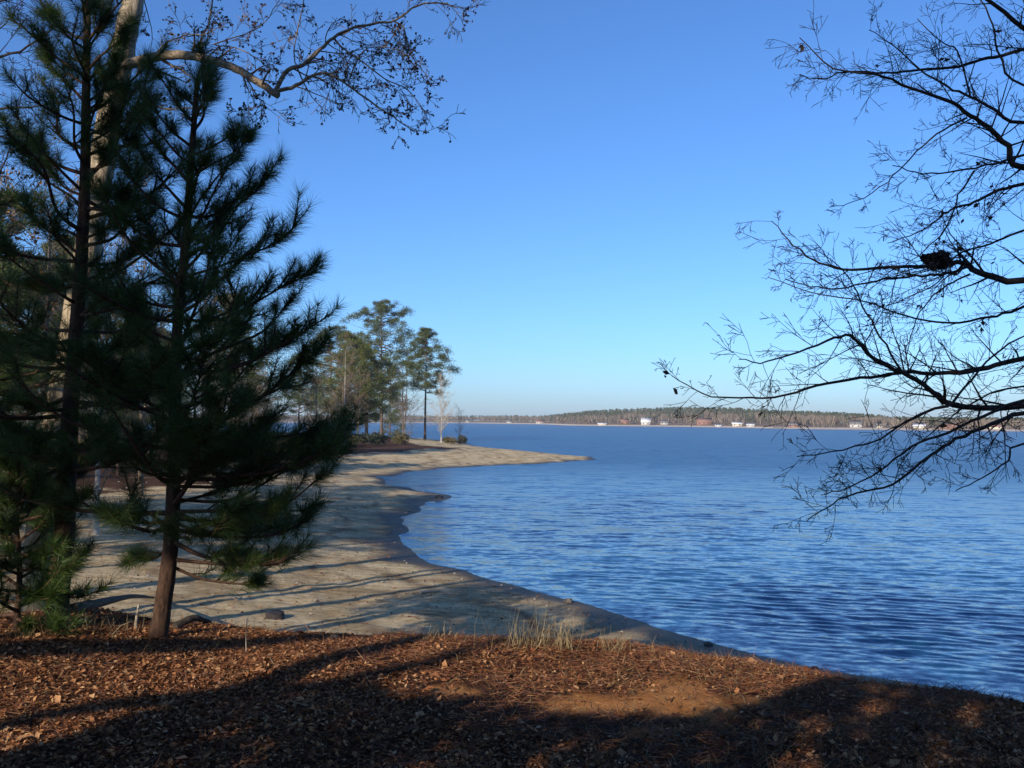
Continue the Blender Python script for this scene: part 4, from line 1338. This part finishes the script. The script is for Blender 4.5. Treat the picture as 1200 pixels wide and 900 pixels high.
# unseen shrubs added behind the viewpoint, tops shaped to the bank's shade edge
UT = [-6.2, -5.2, -4.84, -4.6, -4.3, -4.0, -3.3, -2.6, -2.0, -1.5, -1.2, -.4, 1.5]
VT = [3.5, 3.85, 4.1, 4.5, 4.9, 5.2, 5.28, 5.33, 5.48, 6.1, 6.6, 6.9, 6.9]
for u in [-5.3, -4.7, -4.1, -3.5, -2.9, -2.3, -1.7, -1.1, -.5, .1]:
    a = -4.0
    g = uav(u, a, 0); g.z = tz(g.x, g.y)
    root = empty('shade_shrub', g, 'unseen shrub added behind the viewpoint to shade the bottom of the bank', 'shrub', 'added shrubs behind the viewpoint')
    t = MB()
    for s in range(4):
        e = g + Vector((rng.uniform(-.35, .35), rng.uniform(-.4, .4), 2.2))
        t.tube([g + Vector((0, 0, -.1)), g.lerp(e, .5) + rvec(.05), e], [.04, .03, .012], 6)
    t.build('stems', 'bark_branch', root, True, g)
    c = MB(); n = 1500
    uu = u + nr.uniform(-.42, .42, n); aa = a + nr.uniform(-.6, .6, n)
    vt = np.interp(uu, UT, VT) - aa * ST + fbm(uu * 2.3, aa * 2.3, 3) * .25
    zz = g.z + .15 + (vt - g.z - .15) * nr.random(n) ** .7
    cards(c, np.stack([uu * SC_ + aa * SS, -uu * SS + aa * SC_, zz], 1), nr.uniform(.12, .22, n), None, 1.6)
    c.build('crown', 'evergreen', root, False, g)


# ------------------------------------------------------------------ shrubs on the point
def shrub(px, py, w, h, mat, label, n=900, size=.3):
    g = on_ground(px, py)
    root = empty('shrub', g, label, 'shrub', 'bushes in the understory' if 'understory' in label else 'shrubs on the point')
    t = MB(); S = []
    prm = dict(kids=[4, 2, 0], jit=.15, ang=(20, 50), lr=.6, rmin=.012, n=4)
    for s in range(7):
        grow(S, g, Vector((rng.uniform(-.6, .6), rng.uniform(-.6, .6), 1)), h * .9, .03, 0, prm)
    t.segs(S, 3); t.build('stems', 'bark_bare', root, False, g)
    c = MB()
    for k in range(6):
        cen = np.array(g) + np.array([rng.uniform(-.35, .35) * w, rng.uniform(-.3, .3) * w, h * rng.uniform(.25, .62)])
        m = n // 6
        v = nr.normal(size=(m, 3)); v /= np.linalg.norm(v, axis=1, keepdims=True)
        cards(c, cen + v * (nr.random((m, 1)) ** .45) * np.array([w * .33, w * .33, h * .36]), nr.uniform(.6, 1.2, m) * size, None, 1.4)
    c.build('crown', mat, root, False, g)


shrub(474, 521, 3.6, 2.4, 'shrub_olive', 'olive brown shrub under the vase shaped bare tree')
shrub(528, 520.5, 2.8, 1.7, 'shrub_olive', 'loose tan shrub between the white trunked tree and the dark bush')
shrub(541, 521, 1.9, 2.0, 'shrub_dark', 'compact dark green round bush at the water edge of the point', 1500, .22)
shrub(447, 521, 4.2, 2.3, 'shrub_dark', 'low dark shrub at the foot of the tallest pine')
shrub(427, 522, 4.5, 1.8, 'shrub_dark', 'wide dark shrub left of the foot of the tallest pine')
shrub(405, 524, 4.0, 1.6, 'shrub_olive', 'olive shrub showing beside the lowest near foxtail branches')


for (px, py, w_, h_, m_, lb_) in [
    (372, 528, 6, 3.0, 'shrub_dark', 'dark understory bush left of the point, seen under the long foxtail branch'),
    (330, 533, 5.5, 2.6, 'shrub_olive', 'brownish understory bush in the wood right of the slim young pine'),
    (285, 535, 6, 2.8, 'shrub_dark', 'dark understory bush in the wood behind the slim young pine'),
    (245, 540, 5, 2.2, 'shrub_olive', 'tan understory bush just right of the slim pine trunk'),
    (150, 540, 6, 3.0, 'shrub_dark', 'dark understory bush between the two near pine trunks'),
    (110, 548, 5, 2.6, 'shrub_olive', 'olive understory bush right of the flaky trunk'),
    (20, 560, 5, 2.8, 'shrub_dark', 'dark understory bush at the left edge behind the sapling')]:
    shrub(px, py, w_, h_, m_, lb_, 1000, .3)


# ------------------------------------------------------------------ litter, grass, sticks
def build_litter():
    n = 190000
    y = 2.6 + (8.8 - 2.6) * nr.random(n)
    x = (nr.random(n) * 2 - 1) * (y * .66 + .5)
    z, d, t = terrain(x, y, True)
    cl = fbm(x * .9 + 5, y * .9, 3)
    keep = (t < .35 + .5 * fbm(x * 2, y * 2, 2)) & (d > 1.5)
    left = sstep(1.2, -1.6, x + .35 * (y - 5))
    dens = .2 + .7 * left + 1.0 * cl
    clay = sstep(1.0, .4, np.hypot((x - 0.9) / 1.7, (y - 5.85) / .5) - 1.3 * fbm(x * 2.6 + 3, y * 4.2, 4) + .1)
    dens *= (1 - .75 * clay)
    keep &= nr.random(n) < dens
    x, y, z = x[keep], y[keep], z[keep]
    n = len(x)
    nm = nr.normal(0, .42, (n, 3)) + np.array([0, 0, 1]); nm /= np.linalg.norm(nm, axis=1, keepdims=True)
    mb = MB()
    cards(mb, np.stack([x, y, z + nr.uniform(.004, .035, n)], 1), nr.uniform(.016, .03, n) + .028 * nr.random(n) ** 4 + .05 * (nr.random(n) < .012), nm, 1.5)
    tag(mb.build('leaf_litter', 'dead_leaf'), 'brown fallen leaves covering the near bank', 'leaves', kind='stuff')
    n = 170000
    y = 3 + (9.2 - 3) * nr.random(n) ** .7
    x = (nr.random(n) * 2 - 1) * (y * .66 + .5)
    z, d, t = terrain(x, y, True)
    k = (t < .5 + .6 * fbm(x * 2, y * 2, 2)) & (d > 1.2) & (nr.random(n) < .5 + .5 * sstep(-2.4, -.6, t)) & (nr.random(n) > .85 * sstep(1.0, .45, np.hypot((x - 0.9) / 1.5, (y - 5.85) / .42) - 1.3 * fbm(x * 2.6 + 3, y * 4.2, 4) + .1))
    x, y, z = x[k], y[k], z[k]; n = len(x)
    D = nr.normal(size=(n, 3)); D[:, 2] = nr.normal(0.05, .18, n)
    mb = MB()
    blades(mb, np.stack([x, y, z + nr.uniform(.004, .025, n)], 1), D, nr.uniform(.06, .17, n), .0045)
    tag(mb.build('pine_straw', 'straw'), 'reddish fallen pine needles over the near bank', 'pine straw', kind='stuff')
    # short dry thatch on the bank
    n = 26000
    y = 2.8 + (8.2 - 2.8) * nr.random(n)
    x = (nr.random(n) * 2 - 1) * (y * .66 + .5)
    z, d, t = terrain(x, y, True)
    cl = fbm(x * 1.3 + 25, y * 1.3, 4)
    k = (t < .5) & (d > 1.2) & (nr.random(n) < .12 + .9 * sstep(-.6, 1.4, x) + .5 * cl) & (nr.random(n) > .8 * sstep(1.0, .45, np.hypot((x - 0.9) / 1.5, (y - 5.85) / .42) - 1.3 * fbm(x * 2.6 + 3, y * 4.2, 4) + .1))
    x, y, z = x[k], y[k], z[k]; n = len(x)
    D = nr.normal(0, .75, (n, 3)); D[:, 2] = nr.uniform(.25, 1.1, n)
    mb = MB()
    blades(mb, np.stack([x, y, z], 1), D, nr.uniform(.04, .13, n), .005, nr.normal(0, .5, (n, 3)))
    tag(mb.build('thatch_grass', 'thatch'), 'short dry grass thatch on the shaded right of the bank', 'grass', kind='stuff')


build_litter()


def grass_tuft(px, py, wid, h, n, label, mat='dry_grass', w=.006, spread=.35):
    g = on_ground(px, py)
    x = g.x + nr.normal(0, wid * .45, n); y = g.y + nr.normal(0, wid * .25, n)
    z = terrain(x, y)
    D = np.stack([nr.normal(0, spread, n), nr.normal(0, spread, n), np.ones(n)], 1)
    mb = MB()
    blades(mb, np.stack([x, y, z - .01], 1), D, nr.uniform(.45, 1.1, n) * h, w, nr.normal(0, .3, (n, 3)) + np.array([.1, 0, -.25]))
    tag(mb.build('dry_grass_tuft', mat), label, 'grass', 'dry grass tufts along the bank edge')


grass_tuft(622, 762, .34, .42, 150, 'tallest tuft of straw coloured grass at the bank edge in the middle', 'dry_grass', .004, .3)
grass_tuft(660, 764, .12, .34, 36, 'thin wispy grass just right of the tallest straw tuft', 'dry_grass', .005, .2)
grass_tuft(722, 766, .16, .24, 50, 'short grass tuft at the bank edge near the waterline', 'dry_grass', .005, .3)
grass_tuft(500, 752, .35, .18, 60, 'low pale curling grass left of the tallest straw tuft', 'dry_grass', .006, .7)
grass_tuft(40, 748, .35, .22, 90, 'dull dry grass at the foot of the pine sapling', 'thatch', .005, .4)
grass_tuft(115, 742, .4, .26, 60, 'dry weed stalks between the two near pine trunks', 'dry_grass', .004, .4)


def stick(name, pts, r0, r1, mat, label, cat, k=7):
    mb = MB()
    C = catmull(pts, 4); m = len(C)
    mb.tube(C, [r0 + (r1 - r0) * i / (m - 1) for i in range(m)], k, True, .12)
    tag(mb.build(name, mat, None, True), label, cat)


g = on_ground(289, 768)
stick('stick', [g + Vector((0, 0, -.05)), g + Vector((-.01, .01, .12)), g + Vector((.0, 0, .27))], .006, .003, 'wood_pale', 'thin pale upright stick in the leaves right of the young pine', 'stick', 5)
g = on_ground(158, 742)
stick('stake', [g + Vector((0, 0, -.1)), g + Vector((.01, 0, .1)), g + Vector((.03, 0, .24))], .014, .010, 'wood_pale', 'short pale broken stake left of the young pine trunk', 'stick')
gl = on_ground(85, 722); g2 = on_ground(180, 706)
stick('driftwood_log', [gl + Vector((0, 0, .06)), gl.lerp(g2, .5) + Vector((0, 0, .15)), g2 + Vector((0, 0, .10))], .05, .025, 'wood_dark', 'dark driftwood log lying between the two near pine trunks', 'log', 9)
gl = on_ground(532, 748); g2 = on_ground(566, 741)
stick('stick', [gl + Vector((0, 0, .02)), gl.lerp(g2, .5) + Vector((0, 0, .07)), g2 + Vector((0, 0, .06))], .012, .006, 'wood_pale', 'bleached stick lying at the bank edge left of the tallest straw tuft', 'stick')
gl = on_ground(492, 697); g2 = on_ground(512, 695)
stick('driftwood', [gl + Vector((0, 0, .05)), gl.lerp(g2, .5) + Vector((0, 0, .06)), g2 + Vector((0, 0, .05))], .05, .03, 'wood_pale', 'pale driftwood piece alone on the shaded sand', 'driftwood')
gl = on_ground(205, 741); g2 = on_ground(246, 736)
stick('driftwood', [gl + Vector((0, 0, .04)), gl.lerp(g2, .5) + Vector((0, 0, .1)), g2 + Vector((0, 0, .04))], .04, .02, 'wood_dark', 'dark broken driftwood just right of the young pine base', 'driftwood')


def brush(px, py, r, h, label):
    g = on_ground(px, py)
    mb = MB()
    k = 10
    V = []
    for z, rr in ((-.1, 1.25), (0.02, 1.15), (h * .5, .95), (h, .9), (h * .92, .5)):
        for j in range(k):
            a = 6.283 * j / k
            q = rr * r * (1 + rng.uniform(-.15, .15))
            V.append((g.x + math.cos(a) * q, g.y + math.sin(a) * q, g.z + z * (1 + rng.uniform(-.1, .1))))
    fs = [(i * k + j, i * k + (j + 1) % k, (i + 1) * k + (j + 1) % k, (i + 1) * k + j) for i in range(4) for j in range(k)]
    mb.add(V, fs)
    mb.add(V[-k:], [tuple(range(k))])
    tag(mb.build('dark_brush', 'bark_dark', None, True), label, 'brush')


brush(322, 724, .2, .12, 'low dark clump of stump on the sand right of the young pine')  # solid cut-off lump standing in for a dark tuft of brush


def rock(px, py, r, label):
    g = on_ground(px, py)
    mb = MB()
    V = []; k = 9
    for a in range(6):
        th = math.pi * a / 5
        for j in range(k):
            ph = 6.283 * j / k
            q = r * (1 + rng.uniform(-.25, .25))
            V.append((g.x + q * 1.3 * math.sin(th) * math.cos(ph), g.y + q * math.sin(th) * math.sin(ph), g.z + .2 * r + q * .7 * math.cos(th)))
    fs = [(i * k + j, (i + 1) * k + j, (i + 1) * k + (j + 1) % k, i * k + (j + 1) % k) for i in range(5) for j in range(k)]
    mb.add(V, fs)
    tag(mb.build('rock', 'stone', None, True), label, 'rock', 'rocks at the waterline')


rock(667, 706, .11, 'small dark rock at the waterline above the tallest straw tuft')
rock(953, 787, .10, 'dark rock at the waterline nearest the shaded right bank')
rock(830, 756, .08, 'dark rock at the waterline halfway along the near shore')
rock(514, 584, .2, 'dark rock at the tip of the small sand hook')


def build_debris():
    mb = MB()
    n = 15000
    y = 9 + 60 * nr.random(n) ** 1.6
    x = -30 * nr.random(n) * (y / 40 + .25) + 4
    z, d, t = terrain(x, y, True)
    k = (d > .4) & (t > .9) & (d < 26)
    x, y, z = x[k], y[k], z[k]; n = len(x)
    nm = nr.normal(0, .3, (n, 3)) + np.array([0, 0, 1]); nm /= np.linalg.norm(nm, axis=1, keepdims=True)
    cards(mb, np.stack([x, y, z + .015], 1), nr.uniform(.03, .10, n), nm, 1.6)
    D = nr.normal(size=(500, 3)); D[:, 2] *= .1
    i = nr.integers(0, n, 500)
    blades(mb, np.stack([x[i], y[i], z[i] + .02], 1), D, nr.uniform(.1, .5, 500), .02)
    tag(mb.build('beach_debris', 'straw'), 'scattered twigs and dark leaves on the sand', 'debris', kind='stuff')
    mb = MB()
    n = 1400
    y = 10 + 80 * nr.random(n) ** 1.5
    x = -32 * nr.random(n) * (y / 40 + .25) + 6
    z, d, t = terrain(x, y, True)
    k = (d > .2) & (t > .9) & (d < 20)
    x, y, z = x[k], y[k], z[k]
    for a, b, c in zip(x, y, z):
        r = rng.uniform(.012, .035) * (1 + b / 40)
        mb.add([(a - r, b, c), (a, b - r, c), (a + r * 1.2, b, c), (a, b + r, c), (a + r * .2, b, c + r * .8)], [(0, 1, 4), (1, 2, 4), (2, 3, 4), (3, 0, 4)])
    tag(mb.build('beach_pebbles', 'wood_pale'), 'pale pebbles and shell chips on the sand', 'pebbles', kind='stuff')


build_debris()

# ------------------------------------------------------------------ light
w = bpy.data.worlds.new('World')
scene.world = w
w.use_nodes = True
nt = w.node_tree
bg = nt.nodes['Background']
sky = nt.nodes.new('ShaderNodeTexSky')
sky.sky_type = 'NISHITA'
sky.sun_disc = False
sky.sun_elevation = SEL
sky.sun_rotation = R(180) + SAZ
sky.air_density = 1.0
sky.dust_density = 0.75
sky.ozone_density = 8.0
nt.links.new(mix(nt, 1.0, sky.outputs[0], (0.91, 1.04, 1.17), 'MULTIPLY'), bg.inputs[0])
bg.inputs[1].default_value = 0.132

hz = MB()
hz.box((0, 900, 21), (5600, 5600, 56))
hm = bpy.data.materials.new('lake haze'); hm.use_nodes = True
hn = hm.node_tree; hn.nodes.remove(hn.nodes['Principled BSDF'])
pv = hn.nodes.new('ShaderNodeVolumePrincipled')
pv.inputs['Color'].default_value = (0.86, 0.92, 1.0, 1)
pv.inputs['Density'].default_value = 0.00015
hn.links.new(pv.outputs[0], hn.nodes['Material Output'].inputs['Volume'])
tag(hz.build('haze', hm), kind='stuff')

sd = bpy.data.lights.new('sun', 'SUN')
sd.energy = 5.0
sd.angle = R(0.53)
sd.color = (1.0, 0.86, 0.68)
so = bpy.data.objects.new('sun', sd)
COL.objects.link(so)
so.rotation_euler = Vector((SS * math.cos(SEL), SC_ * math.cos(SEL), -math.sin(SEL))).to_track_quat('-Z', 'Y').to_euler()
so.location = (-20, -30, 30)

vs = scene.view_settings
vs.view_transform = 'Standard'
vs.look = 'None'
vs.exposure = 0.32
vs.gamma = 1.0
vs.use_curve_mapping = False
cy = scene.cycles
cy.max_bounces = 6
cy.volume_bounces = 0
cy.diffuse_bounces = 2
cy.glossy_bounces = 3
cy.transparent_max_bounces = 8
cy.use_denoising = True
